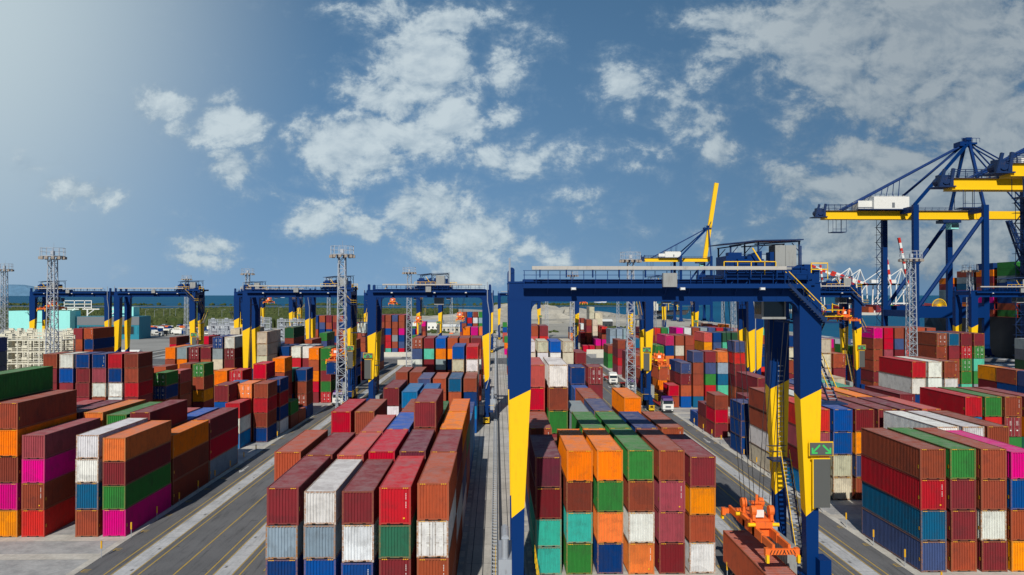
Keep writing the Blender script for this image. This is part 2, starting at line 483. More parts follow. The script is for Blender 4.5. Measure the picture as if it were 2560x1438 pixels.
# ---------------------------------------------------------------- the setting: sea, land, roads
def sheet(name, x0, x1, y0, y1, z, mat, sub=1):
    b = MB()
    b.quad((x0, y0, z), (x1, y0, z), (x1, y1, z), (x0, y1, z))
    return b


b = MB(); b.quad((-45000, -800, -2.2), (45000, -800, -2.2), (45000, 70000, -2.2), (-45000, 70000, -2.2))
tag(ob('sea', b.mesh('sea', M['sea'])), kind='structure')

QX = 211.0
coast = [(-6000, -300), (QX, -300), (QX, 850), (190, 900), (172, 1090), (146, 1150), (88, 1190), (30, 1290), (-20, 1400), (-60, 1500), (-250, 1560), (-700, 1600), (-6000, 1640)]
b = MB()
k = len(coast)
b.v = [(x, y, 0.0) for x, y in coast] + [(x, y, -6.0) for x, y in coast]
b.f = [tuple(range(k))]; b.m = [0]
for i in range(k):
    j = (i + 1) % k
    b.f.append((j, i, k + i, k + j)); b.m.append(0)
tag(ob('ground', b.mesh('ground', M['land'])), kind='structure')

# outer belts of sand and scrub beyond the paved yard
b = MB()
b.v = [(-3000, 560, .02), (210, 520, .02), (208, 830, .02), (170, 1088, .02), (86, 1186, .02), (-62, 1490, .02), (-700, 1590, .02), (-3000, 1625, .02)]
b.f = [tuple(range(8))]; b.m = [0]
tag(ob('sandy_ground', b.mesh('sandy_ground', M['sand'])), kind='structure')
b = MB(); b.v = [(-3000, 640, .05), (-240, 640, .05), (-60, 800, .05), (-30, 1000, .05), (-120, 1230, .05), (-3000, 1300, .05)]
b.f = [tuple(range(6))]; b.m = [0]
tag(ob('scrub_ground', b.mesh('scrub_ground', M['scrub'])), kind='structure')
# far sand spit across the lagoon
b = MB()
b.v = [(-6000, 2050, -1.6), (-6000, 2150, -1.6), (500, 1950, -1.6), (500, 1925, -1.6)]; b.f = [(3, 2, 1, 0)]; b.m = [0]
tag(ob('sand_spit', b.mesh('sand_spit', M['sand'])), kind='structure')

YARD0, YARD1 = 18.0, 480.0
PER = 60.7


def road(cx, y0, y1):
    """truck road between two blocks: asphalt, two crane runways and yellow lines"""
    z = .004
    tag(ob('road', sheet('', cx - 9.3, cx + 9.3, y0, y1, z, None).mesh('road', M['asphalt']), loc=(0, 0, 0)), kind='structure')
    for s in (-1, 1):
        a, b_ = sorted((cx + s * 3.95, cx + s * 5.6))
        tag(ob('crane_runway', sheet('', a, b_, y0, y1, .010, None).mesh('crane_runway', M['strip'])), kind='structure')
    bb = MB()
    for s in (-1, 1):
        for d, wd in ((3.15, .13), (3.88, .10), (5.68, .10), (6.35, .13)):
            x = cx + s * d
            bb.quad((x - wd / 2, y0, .014), (x + wd / 2, y0, .014), (x + wd / 2, y1, .014), (x - wd / 2, y1, .014))
    bb.quad((cx + .10, y0, .014), (cx + .24, y0, .014), (cx + .24, y1, .014), (cx + .10, y1, .014))
    tag(ob('road_marking', bb.mesh('road_marking', M['line'])), kind='structure')


for i, n in enumerate((-3, -2, -1, 0, 1, 2)):
    road(30.35 + PER * n, YARD0 - 10, YARD1)
# cross roads
tag(ob('road', sheet('', -330, 205, 303, 331, .018, None).mesh('road', M['asphalt'])), kind='structure')
tag(ob('road', sheet('', -330, 205, 482, 500, .018, None).mesh('road', M['asphalt'])), kind='structure')
tag(ob('quay_apron', sheet('', 173, QX, -290, 1000, .016, None).mesh('quay_apron', M['strip'])), kind='structure')

# gravel under the blocks, concrete beams at the bay ends, pale track strip in the middle
YK = lambda k: 61.9 + 12.75 * k
for n in (-2, -1, 0, 1, 2):
    g = PER * n
    for s in (-1, 1):
        x0, x1 = sorted((g + s * 3.15, g + s * 21.0))
        if x0 > 170:
            continue
        tag(ob('gravel_bed', sheet('', x0, x1, YARD0, 300, .008, None).mesh('gravel_bed', M['gravel'])), kind='structure')
        tag(ob('gravel_bed', sheet('', x0, x1, 333, 480, .008, None).mesh('gravel_bed', M['gravel'])), kind='structure')
        bb = MB()
        for k_ in range(-3, 19):
            y = YK(k_)
            bb.quad((x0, y - 1.5, .026), (x1, y - 1.5, .026), (x1, y + .85, .026), (x0, y + .85, .026))
            for yy in (y + 5.9,):
                bb.quad((x0, yy - .6, .026), (x1, yy - .6, .026), (x1, yy + 1.2, .026), (x0, yy + 1.2, .026))
        xe = x1 if s > 0 else x0
        bb.quad((xe - .55, YARD0, .030), (xe + .25, YARD0, .030), (xe + .25, 300, .030), (xe - .55, 300, .030))
        tag(ob('concrete_beam', bb.mesh('concrete_beam', M['beam'])), kind='structure')
    tag(ob('track_bed', sheet('', g - 2.9, g + 2.95, YARD0, 480, .012, None).mesh('track_bed', M['track'])), kind='structure')
    bb = MB()
    bb.quad((g + .35, YARD0, .016), (g + .72, YARD0, .016), (g + .72, 480, .016), (g + .35, 480, .016))
    tag(ob('cable_trench', bb.mesh('cable_trench', M['darkgrey'])), kind='structure')
    bb = MB()
    for xx in (g - 2.35, g - 1.25, g + 1.35, g + 2.45):
        bb.quad((xx - .04, YARD0, .018), (xx + .04, YARD0, .018), (xx + .04, 480, .018), (xx - .04, 480, .018))
    tag(ob('runway_edge', bb.mesh('runway_edge', M['darkgrey'])), kind='structure')
    # low steel ladder rack that guards the power cable
    fb = MB()
    for xx in (g - .42, g + .12):
        fb.box(xx - .03, xx + .03, 30, 478, .42, .50)
        fb.box(xx - .03, xx + .03, 30, 478, .10, .16)
    y = 30.0
    while y < 478:
        fb.box(g - .42, g + .12, y - .05, y + .05, .40, .48)
        fb.box(g - .46, g - .38, y - .05, y + .05, 0, .42); fb.box(g + .08, g + .16, y - .05, y + .05, 0, .42)
        y += 1.1
    lab = {0: 'long galvanised ladder-like cable guard on the pale track between the two central blocks'}.get(n)
    if lab is None:
        lab = {-2: 'long low cable guard on the farthest left pale track', -1: 'long low cable guard on the pale track beyond the left blocks',
               1: 'long low cable guard on the pale track right of the road', 2: 'long low cable guard on the track nearest the ship'}[n]
    tag(ob('cable_guard', fb.mesh('cable_guard', M['galv'])), lab, 'cable guard', 'cable guards along the tracks')

# drain covers, slot marks and pads
bb = MB(); b2 = MB(); b3 = MB()
rg = random.Random(6)
for cx in (-30.35, 30.35):
    for s in (-1, 1):
        y = 30.0
        while y < 300:
            for q in range(1):
                xx = cx + s * (4.35 + .75 * q) + rg.uniform(-.05, .05); yy = y + rg.uniform(-.1, .1) + q * .6
                bb.quad((xx - .12, yy - .28, .019), (xx + .12, yy - .28, .019), (xx + .12, yy + .28, .019), (xx - .12, yy + .28, .019))
            y += rg.choice((6.4, 9.2, 12.8))
        for y in [76.3 + 6.375 * i for i in range(22)]:
            xx = cx + s * 8.6
            for q in range(3):
                b2.quad((xx - .35, y + q * .35, .019), (xx + .35, y + q * .35, .019), (xx + .35, y + .10 + q * .35, .019), (xx - .35, y + .10 + q * .35, .019))
            b2.quad((xx - .35, y, .0195), (xx - .25, y, .0195), (xx - .25, y + .8, .0195), (xx - .35, y + .8, .0195))
tag(ob('drain_covers', bb.mesh('drain_covers', M['drain'])), kind='structure')
tag(ob('slot_marking', b2.mesh('slot_marking', M['line'])), kind='structure')
for g in (0,):
    for s in (-1, 1):
        for i in range(60):
            y = 30 + 3.19 * i
            b3.quad((g + s * 3.35 - .22, y, .034), (g + s * 3.35 + .22, y, .034), (g + s * 3.35 + .22, y + .7, .034), (g + s * 3.35 - .22, y + .7, .034))
tag(ob('concrete_pads', b3.mesh('concrete_pads', M['beam'])), kind='structure')

# white lane arrows
bb = MB()
for x, y in ((37.9, 142), (-37.9, 120), (38.4, 291), (32.4, 286), (32.3, 226), (-32.3, 226), (-38.3, 262), (32.4, 150)):
    L_ = 4.2
    bb.quad((x - .12, y, .02), (x + .12, y, .02), (x + .12, y + L_ - 1.2, .02), (x - .12, y + L_ - 1.2, .02))
    n = len(bb.v); bb.v += [(x - .45, y, .02), (x, y - 1.5, .02), (x + .45, y, .02)]; bb.f.append((n, n + 1, n + 2)); bb.m.append(0)
tag(ob('road_arrow', bb.mesh('road_arrow', M['wline'])), kind='structure')

# breakwater rocks and dredged mounds far off
rb = MB()
r2 = random.Random(3)


def mound(bm, x, y, rx, ry, h, n=14, jag=.25, rr=r2):
    k0 = len(bm.v)
    rings = 5
    for j in range(rings):
        t = j / rings
        for i in range(n):
            a = 2 * math.pi * i / n
            q = 1 - t
            bm.v.append((x + rx * q * math.cos(a) * (1 + rr.uniform(-jag, jag)), y + ry * q * math.sin(a) * (1 + rr.uniform(-jag, jag)), h * (1 - (1 - t) ** 2.0) * (1 + rr.uniform(-jag, jag) * .5)))
    bm.v.append((x, y, h))
    for j in range(rings - 1):
        for i in range(n):
            a = k0 + j * n + i; b2 = k0 + j * n + (i + 1) % n
            bm.f.append((a, b2, b2 + n, a + n)); bm.m.append(0)
    for i in range(n):
        bm.f.append((k0 + (rings - 1) * n + i, k0 + (rings - 1) * n + (i + 1) % n, len(bm.v) - 1)); bm.m.append(0)


for x, y, rx, ry, h in ((50, 920, 50, 40, 15), (25, 960, 60, 50, 16), (85, 930, 45, 40, 12), (-30, 860, 60, 40, 6), (125, 1000, 35, 30, 6), (100, 780, 60, 26, 4), (-80, 900, 50, 40, 5), (10, 740, 60, 20, 3)):
    mound(rb, x, y, rx, ry, h, 22, .18)
tag(ob('sand_mounds', rb.mesh('sand_mounds', M['sand'])), kind='structure')
rb = MB()
for i in range(140):
    t = i / 140
    x = 30 + 165 * t + r2.uniform(-3, 3); y = 1290 - 395 * t + r2.uniform(-6, 6) + 60 * math.sin(t * 6)
    mound(rb, x, y, r2.uniform(3, 6), r2.uniform(3, 6), r2.uniform(2, 4), 7, .3)
tag(ob('breakwater', rb.mesh('breakwater', M['rock'])), kind='structure')
# hills on the horizon
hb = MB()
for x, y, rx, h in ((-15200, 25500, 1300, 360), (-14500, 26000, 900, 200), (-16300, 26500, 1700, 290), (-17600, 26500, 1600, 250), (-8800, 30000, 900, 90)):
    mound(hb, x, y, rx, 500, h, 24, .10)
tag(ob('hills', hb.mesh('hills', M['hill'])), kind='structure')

# mangrove belt: leaf clumps over the far shore, one uncountable mass
gb = MB()
r3 = random.Random(11)


def clump(bm, x, y, r, h, rr):
    n = 6
    k0 = len(bm.v)
    bm.v.append((x, y, h))
    for i in range(n):
        a = 2 * math.pi * i / n + rr.uniform(0, .6)
        bm.v.append((x + r * math.cos(a) * rr.uniform(.6, 1), y + r * math.sin(a) * rr.uniform(.6, 1), h * rr.uniform(.45, .9)))
    for i in range(n):
        a = 2 * math.pi * (i + .5) / n
        bm.v.append((x + r * .8 * math.cos(a), y + r * .8 * math.sin(a), 0))
    for i in range(n):
        j = (i + 1) % n
        bm.f.append((k0, k0 + 1 + i, k0 + 1 + j)); bm.m.append(0)
        bm.f.append((k0 + 1 + j, k0 + 1 + i, k0 + 1 + n + i)); bm.m.append(0)
        bm.f.append((k0 + 1 + j, k0 + 1 + n + i, k0 + 1 + n + j)); bm.m.append(0)


cnt = 0
while cnt < 26000:
    y = r3.uniform(560, 1500)
    x = r3.uniform(-.70, .0) * y
    ok = (x < -0.20 * y - 40) and y < 1280
    ok = ok or (y > 880 and x < -60 and y < 1230)
    ok = ok or (y > 820 and x < -180 and y < 1270)
    if x > -330 and y < 640: ok = False
    if y < 640 and x > -380: ok = False
    if not ok:
        continue
    clump(gb, x, y, r3.uniform(2.2, 5.0), r3.uniform(3.0, 7.5) * (1 + .3 * math.sin(x * .02) * math.sin(y * .013)), r3)
    cnt += 1
for i in range(1500):
    x = r3.uniform(-1900, 420)
    if math.sin(x * .011) + math.sin(x * .0043 + 1) > .1 or r3.random() < .12:
        clump(gb, x, 1990 + (500 - x) * .0155 + r3.uniform(0, 40), r3.uniform(4, 9), r3.uniform(1.0, 8), r3)
for i in range(900):
    x = r3.uniform(-60, 130); y = r3.uniform(545, 640)
    if math.sin(x * .09) + math.sin(y * .07) > .3:
        clump(gb, x, y, r3.uniform(1, 2.2), r3.uniform(.6, 1.8), r3)
tag(ob('mangrove_wood', gb.mesh('mangrove_wood', M['mangrove'])), 'wide belt of green mangrove scrub along the far shore', 'mangroves', kind='stuff')

# ---------------------------------------------------------------- shipping containers
PAL = dict(
    ma=(132, 46, 54), br=(152, 72, 52), bn=(128, 58, 44), rb=(170, 80, 52), re=(188, 30, 44), cr=(194, 0, 46), mg=(214, 0, 132), or_=(250, 128, 8),
    lo=(238, 128, 62), yo=(240, 148, 8), gr=(52, 128, 58), gt=(52, 118, 88), dg=(38, 82, 56), tq=(56, 172, 158), mi=(86, 190, 160), nv=(0, 58, 124),
    sl=(66, 82, 128), bl=(0, 76, 152), cy=(0, 120, 180), bb=(0, 92, 186), wh=(220, 222, 220), cm=(206, 198, 176), lb=(138, 160, 174), sa=(196, 86, 80),
    ro=(160, 72, 84), pm=(112, 44, 62), gy=(140, 152, 158), dr=(120, 32, 40), rd=(206, 44, 40), tb=(14, 92, 132), pk=(206, 44, 110), sg=(92, 100, 112))
NAMES = dict(ma='maroon', br='brown', bn='dark brown', rb='rust-orange', re='red', cr='crimson', mg='magenta', or_='orange', lo='pale orange', yo='yellow-orange',
             gr='green', gt='grey-green', dg='dark green', tq='turquoise', mi='mint green', nv='navy blue', sl='slate blue', bl='blue', cy='bright blue', bb='vivid blue',
             wh='white', cm='cream', lb='light grey-blue', sa='salmon red', ro='dusty rose', pm='plum', gy='grey', dr='dark red', rd='scarlet', tb='petrol blue', pk='pink-red', sg='slate grey')
CW = 2.438
BX = dict(A=None, B=-20.6, C=3.70, D=40.15, E=64.3, Z=-81.3, A2=None, B2=-142.0, D2=100.85, F=125.0)
BW = dict(B=2.9, C=2.9, D=2.88, E=2.88, Z=2.9, B2=2.9, D2=2.88, F=2.88)


def colx(blk, i):
    if blk == 'A': return -42.6 - 2.9 * i
    if blk == 'A2': return -103.3 - 2.9 * i
    return BX[blk] + BW[blk] * i


CONT = []          # every container of the yard: dict
USED = set()
rc = random.Random(21)
WEIGHTS = [('br', 17), ('rb', 8), ('ma', 14), ('bn', 6), ('ro', 4), ('sa', 4), ('re', 6), ('cr', 3), ('nv', 9), ('sl', 6), ('bl', 5), ('or_', 5), ('wh', 5), ('cm', 3), ('gr', 4), ('mg', 3), ('gy', 3), ('mi', 2), ('tq', 1), ('tb', 2), ('dr', 3)]
WL = [a for a, n in WEIGHTS for _ in range(n)]


def st(blk, Y, i, cols, n=None, L=12.192, x=None, z0=0.0):
    """cols: top to bottom; code[-] lower (8'6\") box, code[d] door end towards the camera, code[m] code marks"""
    cl = cols.split()[::-1]
    if n and n > len(cl):
        cl = [rc.choice(WL) for _ in range(n - len(cl))] + cl
    z = 0.03 + z0
    X = colx(blk, i) if x is None else x
    for t, c in enumerate(cl):
        fl = c[2:] if not c.startswith('or') else c[3:] if c.startswith('or_') else c[2:]
        code = c[:2]
        if code == 'or': code = 'or_'
        H = 2.591 if '-' in fl else 2.896
        CONT.append(dict(blk=blk, Y=Y, i=i, t=t, n=len(cl), x=X, z=z, H=H, L=L, c=code, door='d' in fl, mark='m' in fl))
        z += H + 0.01
    USED.add((blk, round(Y, 1), i))


K = YK
# block B (left of the central track)
st('B', K(0), 1, 'ma lb- nv br'); st('B', K(0), 2, 'wh- lb- bl br'); st('B', K(0), 3, 'ma- wh bl- nv'); st('B', K(0), 4, 're gt- ma br'); st('B', K(0), 5, 'rb whd rbm br')
for i, c in enumerate(('rb br ma nv', 'ma sl- br ma', 'sa ma br- ma', 'cr re br ma', 'pmm br nv ma', 'ma br wh br')):
    st('B', K(1), i, c)
st('B', K(2), 0, 'br-', 1); st('B', K(2), 1, 'bn- ma', 2); st('B', K(2), 2, 'sa br- ma br'); st('B', K(2), 3, 'bb br ma nv'); st('B', K(2), 4, 'ma br ma nv br'); st('B', K(2), 5, 'or br nv wh')
st('B', K(3), 0, 'cr br ma nv'); st('B', K(3), 1, 'br ma br nv'); st('B', K(3), 2, 'ma br br'); st('B', K(3), 3, 'rb br ma br'); st('B', K(3), 4, 'gr- br ma br'); st('B', K(3), 5, 'or gr ma br')
st('B', K(4), 2, 'br- ma', 2); st('B', K(4), 3, 'ma- br', 2); st('B', K(4), 5, 'cy- cy- bl-', 3)
st('B', K(5), 1, 'ma wh br ma'); st('B', K(5), 2, 'cy- br- ma br'); st('B', K(5), 3, 'cy- ma br- br'); st('B', K(5), 5, 'bl- cy- cy-')
st('B', K(7), 2, 'sl- br- ma- nv-'); st('B', K(7), 3, 'rb- br- ma- br-'); st('B', K(7), 4, 'tb- rb- br- nv-'); st('B', K(7), 5, 'br- nv- cy- bl-')
st('B', K(8), 0, 'br- ma- br- nv-'); st('B', K(8), 1, 'br- br- ma- br-')
st('B', K(8), 4, 'bl- cm- br- ma- nv- br-'); st('B', K(8), 5, 're- wh- wh- br- ma- nv-')
for i, c in enumerate(('brd- sl- wh- drd- ma- br-', 'ma- mi- drd- ma- br- nv-', 'bb- or- gy- drd- br- br-', 'rb- or- nv- br- ma- br-', 'br- nv- wh- ma- br- br-', 'ma- br- whd- br- ma- br-')):
    st('B', 196.4, i, c)
for i, c in enumerate(('br ma br re nv', 'br nv ma br br', 'ma br br nv br', 'or ma br br nv', 'mg br ma br nv', 'lo gy ma br nv')):
    st('B', 288, i, c) if i > 2 else None
for i, c in enumerate((None, 'br sl brm ma br nv', 'bl re nv nv br br', 'bn wh br ma br wh', 'gr lb gr br ma br', 'br ma re br nv br')):
    if c: st('B', 412, i, c)
    if c: st('B', 424.8, i, ' '.join(rc.choice(WL) for _ in range(5)))
# block C (under the nearest gantry crane)
st('C', K(1), 0, 'pm dr tq- tq-'); st('C', K(1), 1, 'or bn tq gr'); st('C', K(1), 2, 'or gr lo nv'); st('C', K(1), 3, 'gr br wh lo'); st('C', K(1), 4, 'br ro ro dr'); st('C', K(1), 5, 'ma yo- rb- wh')
for i, c in enumerate(('brm ma br nv', 'br ma br-', 'gr br ma br', 'gr br ma nv', 'nv br ma br', 'rbm br nv ma')):
    st('C', K(2), i, c)
st('C', K(3), 0, 'sa cr br ma nv br'); st('C', K(3), 1, 'wh br gr ma br nv'); st('C', K(3), 2, 'gy- br ma nv'); st('C', K(3), 3, 'sl br ma br'); st('C', K(3), 4, 'gr- br br-'); st('C', K(3), 5, 'br br nv')
st('C', K(4), 0, 'br ma br nv'); st('C', K(4), 1, 'wh ma br nv'); st('C', K(4), 2, 'wh- br ma-', 3); st('C', K(4), 3, 'rb br ma nv'); st('C', K(4), 5, 'or bn br ma')
st('C', K(5), 3, 'bb- br ma nv', L=6.058); st('C', K(5.5), 3, 'nv bl br ma br-', L=6.058); st('C', K(5.5), 4, 'mad mad br nv br-', L=6.058); st('C', K(5), 4, 'ma br ma', L=6.058)
st('C', K(5.5), 2, 'wh wh bl br', L=6.058); st('C', K(5), 1, 'cm cm br br wh', L=6.058)
for i, c in enumerate(('cm- cm- wh- br- ma- br-', 'wh- cm- wh- br- ma- br-', 'cm- wh- cm- br- ma- br-', 'bb- wh- cm- ma- br- br-', 'cmd- cmd- cmd- cmd- wh- br-', 'ma- dr- ma- br- ma-')):
    st('C', 182.0, i, c)
for i, c in enumerate(('br br sa ma br nv', 'ma br nv br ma br', 'rb sa br ma nv br', 'ma rd ma br br nv')):
    st('C', 226, i, c)
# block A (left of the left road)
st('A', 87.4, 0, 'lo- ma- gr- mg'); st('A', 87.4, 1, 'wh- wh- tb br'); st('A', 87.4, 3, 'ro- mg- br rd'); st('A', 87.4, 4, 'br or bn mg yo'); st('A', 87.4, 5, 'gr bn br ma br nv')
st('A', 100.15, 0, 'or bn bn'); st('A', 100.15, 1, 'ma br ma bn'); st('A', 100.15, 2, 'gr- br ma nv'); st('A', 100.15, 3, 'lo br ma br'); st('A', 100.15, 4, 'pm ma br br'); st('A', 100.15, 5, 'sa br ma br')
st('A', 112.9, 0, 'ma cr lb'); st('A', 112.9, 1, 'bb br ma'); st('A', 112.9, 2, 'sa ma br'); st('A', 112.9, 3, 'ma br br'); st('A', 112.9, 4, 'br ma nv')
st('A', 136.6, 1, 're- wh-d cy-', L=6.058, x=-46.0); st('A', 138.0, 2, 'ma bl- br- nv-', L=6.058); st('A', 138.0, 3, 'br- ma-', 2, L=6.058)
st('A', 142.8, 0, 'br- re- bn- nv-', L=6.058, x=-43.1); st('A', 142.8, 1, 'lod- rb- ma- br-', L=6.058, x=-45.9); st('A', 143.5, 2, 'cy- br- ma- br-', L=6.058)
st('A', 150.3, 0, 'nv- re- nv- wh-', L=6.058, x=-42.9); st('A', 150.3, 1, 'cr br- ma- br- nv-', L=6.058); st('A', 150.3, 2, 'br- ma- br-', L=6.058)
st('A', 154.5, 3, 'red br ma br', L=6.058); st('A', 154.5, 4, 'or br ma nv', L=6.058)
st('A', 157.0, 0, 'gr- bn-', L=6.058); st('A', 163.3, 0, 'rb-', L=6.058); st('A', 157.0, 1, 'br- ma- nv-', L=6.058)
st('A', 163.3, 1, 'or br- ma- br- nv-', L=6.058); st('A', 163.3, 2, 'br- ma- br-', L=6.058); st('A', 163.3, 3, 'gr- ma- br-', L=6.058)
st('A', 170.0, 0, 'nv- br- brd- nv-', L=6.058); st('A', 170.0, 1, 'mi- drd- nv- br-', L=6.058); st('A', 170.0, 2, 'brd- ma- br-', L=6.058)
st('A', 177.0, 1, 'sl-', L=6.058)
st('A', 194.6, 0, 'gr grm- ma- gr- red-', L=6.058); st('A', 194.6, 1, 'orm rbd- or- cr- ma-', L=6.058)
st('A', 201.0, 0, 'dg nv- nv- br- ma-', L=6.058)
for i, c in ((2, 'wh ma- br- nv- br-'), (3, 'wh re- br- ma- br-'), (4, 'nvd br- ma- br- nv-'), (5, 'sl wh- br- ma- br-')):
    st('A', 200.6, i, c)
st('A', 191.5, 5, 'cm cm cm cm br ma', x=-57.1); st('A', 216.5, 5, 'dg bn br ma br nv', x=-57.1)
st('A', 232, 0, 'mam cm', 2, L=6.058)
for i, c in enumerate(('whm br rb sl br ma', 'rd mg nv rb br ma')):
    st('A', 246, i, c)
st('A', 275, 0, 'br sa nv nv br')
for i, c in enumerate(('brm br mg nv slm cr', 'slm br br gy br slm', 'brm br bl red re mi', 'ma br nv br ma br', 'br nv rb br ma br')):
    st('A', 350, i, c); st('A', 362.8, i, ' '.join(rc.choice(WL) for _ in range(6)))
# block Z
for i, c in enumerate(('br- ma- ma- br- nv- br-', 'wh- bl- ma- br- ma- br-', 'nv- ma- ma- ma- br- nv-', 'nv- ro- wh- br- ma- br-', 're- nv- wh- wh- ma- br-', 'bn- br- re- ma- br- nv-')):
    st('Z', 144.8, i, c, L=6.058)
for i, c in enumerate(('wh br ma br nv', 'nv br br ma br', 'nv ma br br ma', 'nv br ma br br', 're ma br br nv')):
    st('Z', 151.2, i, c, L=6.058)
st('Z', 156.8, 5, 'grd- nvd- br ma', L=6.058); st('Z', 163.9, 5, 'sa- br- br- ma', L=6.058)
for i, c in enumerate(('br ma br nv', 'ma br- nv br', 'rb br ma br')): st('Z', 163.9, i + 2, c, L=6.058)
st('Z', 177, 4, 'br gr nv- ma-', L=6.058); st('Z', 177, 5, 'grd br yo- ma-', L=6.058); st('Z', 183, 5, 'gr- ma- br-', L=6.058); st('Z', 183, 3, 'sa- br- ma-', L=6.058)
for i, c in enumerate(('or br- nv- br- ma-', 'gy or- br- nv- br-', 'drd drd- br- ma- br-', 'ma rb- br- ma- nv-', 'nvd gyd- cm- br- ma- br-', 'wh drd- ma- br- nv- br-')):
    st('Z', 197.5, i, c)
st('Z', 210.5, 5, 'cm cm cm cm cm br'); st('Z', 210.5, 4, 'cm cm cm cm br br')
for i in range(6):
    st('Z', 342, i, ('slm br br nv nv br', 'nv slm rb br br ma', 'rb slm nv rb ma bl', 'ma br nv slm br br', 'br ma rb nv ma br', 'rb nv br ma br br')[i])
# block A2 / B2
st('A2', 219, 3, 'rb nv br ma br-', 6); st('A2', 219, 4, 'ma rb br br nv-', 6); st('A2', 219, 2, 'br ma', 2); st('A2', 206, 1, 'ma br ma', 3); st('A2', 206, 0, 'ma br br', 3); st('A2', 194, 0, 'br ma nv', 3)
st('A2', 162.0, 0, 'sl sg sg sl br ma', L=6.058, x=-104.2); st('A2', 162.0, 1, 'sl sg sl sg br ma', L=6.058, x=-107.1); st('B2', 172.8, 5, 'br ma br', 3)
# block D (right of the right road)
st('D', K(1), 0, 'br re tb sl'); st('D', K(1), 1, 'gr ma ma rb'); st('D', K(1), 2, 'br br whx ma'); st('D', K(1), 3, 'mg- bl rb yo'); st('D', K(1), 4, 'ma- br br', 3)
st('D', K(2), 3, 'wh br ma nv'); st('D', K(2), 4, 'wh ma br nv'); st('D', K(2), 5, 'br ma br nv')
for i, c in enumerate(('rd ro dr cy', 'bl bl cm cm', 'dr yo sl br', 'ma ma br nv', 'pm br ma br', 'sa br ma br')):
    st('D', 101.0, i, c)
for i, c in enumerate(('br br wh cm', 'wh br ma nv', 'sa br ma br', 'br ma br nv', 'or br ma br', 'ma br br nv')):
    st('D', 113.6, i, c)
st('D', 130.0, 0, 'nv nv- nv', L=6.058); st('D', 130.6, 1, 'cy cm- nv', L=6.058)
st('D', 126.4, 2, 'ma br br ma', L=6.058); st('D', 126.4, 3, 'bl br br ma'); st('D', 126.4, 4, 'lb br ma br'); st('D', 126.4, 5, 'mi br ma br')
st('D', 136.4, 1, 'ma br br', L=6.058); st('D', 139.2, 2, 'ma br ma nv'); st('D', 139.2, 3, 'br ma br')
st('D', 145.6, 0, 'br- cr- ma-', L=6.058); st('D', 151.9, 0, 'ma- br-', L=6.058); st('D', 158.2, 0, 'bl-', L=6.058); st('D', 151.9, 1, 'dr-', L=6.058)
st('D', 184.8, 0, 'cr- rb-', L=6.058); st('D', 184.8, 1, 'sl- ma- rb- bl-', L=6.058); st('D', 184.8, 2, 'sl- br- br- rb- tb-', L=6.058)
st('D', 184.8, 3, 'ma- sl- grd- re- br-', L=6.058); st('D', 184.8, 4, 'lo- lb- tb- mi- br-', L=6.058); st('D', 181.0, 5, 'sl- rd- ma- drd- rb- br-', L=6.058)
st('D', 191.2, 1, 'nv- ma- br- nv-', L=6.058); st('D', 191.2, 0, 'ma-', L=6.058); st('D', 197.6, 0, 'or- br-', L=6.058); st('D', 197.6, 1, 'br- br- ma-', L=6.058)
st('D', 191.2, 5, 'br- ma- br- nv- br-', L=6.058); st('D', 191.2, 4, 'br- ma- nv- br-', L=6.058); st('D', 191.2, 3, 'ma- br- ma- br-', L=6.058)
st('D', 228.5, 3, 'pk nv lo dr br'); st('D', 228.5, 4, 'brm cm br nv br'); st('D', 228.5, 5, 'brm br bn nv br'); st('D', 228.5, 2, 'gr or dr yo'); st('D', 228.5, 1, 'or br ma'); st('D', 228.5, 0, 'br ma br')
st('D', 216, 0, 'br ma-'); st('D', 216, 1, 'ma br'); st('D', 241, 0, 'ma br br'); st('D', 241, 1, 'br gy br'); st('D', 241, 4, 'cr br ma br'); st('D', 241, 5, 'mg ma br br')
st('D', 285, 0, 'br gr- gr-'); st('D', 285, 1, 'or br- gr-'); st('D', 285, 2, 'lb gr- br'); st('D', 285, 3, 'br or br nv'); st('D', 285, 4, 'ma br ma br br'); st('D', 285, 5, 'br ma br br nv')
st('D', 366, 0, 'cr'); st('D', 366, 1, 'cr'); st('D', 366, 2, 'mg br'); st('D', 366, 3, 'rd br mg br'); st('D', 366, 4, 'br br ma'); st('D', 366, 5, 'br sl')
st('D', 378, 0, 'dr bn br'); st('D', 378, 1, 'br ma br br nv'); st('D', 378, 2, 'cm cm cm cm cm'); st('D', 378, 3, 'br br ma br'); st('D', 378, 4, 'mg ma'); st('D', 390.8, 3, 'cm cm cm cm cm cm'); st('D', 390.8, 2, 'cm cm cm cm cm cm cm')
st('D', 403.6, 4, 'cm cm cm cm cm cm'); st('D', 403.6, 0, 'br br ma br'); st('D', 403.6, 1, 'wh br re ma')
st('C', 395, 3, 'bl rb bl bl bl'); st('C', 395, 4, 'rb bl bl bl'); st('C', 395, 5, 'br bl bl bl')
# block E
for i, c in enumerate(('br nv', 're cyd dr br', 'gr rd br nv', 'brm mad gr ma', 'ma or mi br', 'br ma br')):
    st('E', K(4), i, c)
st('E', K(5), 0, 'mam- br- ma- nv-'); st('E', K(5), 1, 'ma- br- ma-', 3)
st('E', K(6), 3, 're wh nv br ma'); st('E', K(6), 4, 'wh wh br ma nv'); st('E', K(6), 5, 'brm wh br ma br')
st('E', 151.2, 0, 'cm- cm- br- ma-', L=6.058); st('E', 157.4, 0, 'cm cm cm wh br ma', L=6.058); st('E', 157.4, 1, 'rbm ma or br br', L=6.058)
st('E', 176.7, 0, 'nv- cm br ma cy br'); st('E', 176.7, 1, 'br ma br br'); st('E', 176.7, 2, 'ma br nv br')
st('E', 203, 0, 'rb- rb- br- ma-'); st('E', 203, 1, 'nv- nv- rd- rb- br-'); st('E', 203, 2, 'nv- cy- cm- cm- br-')
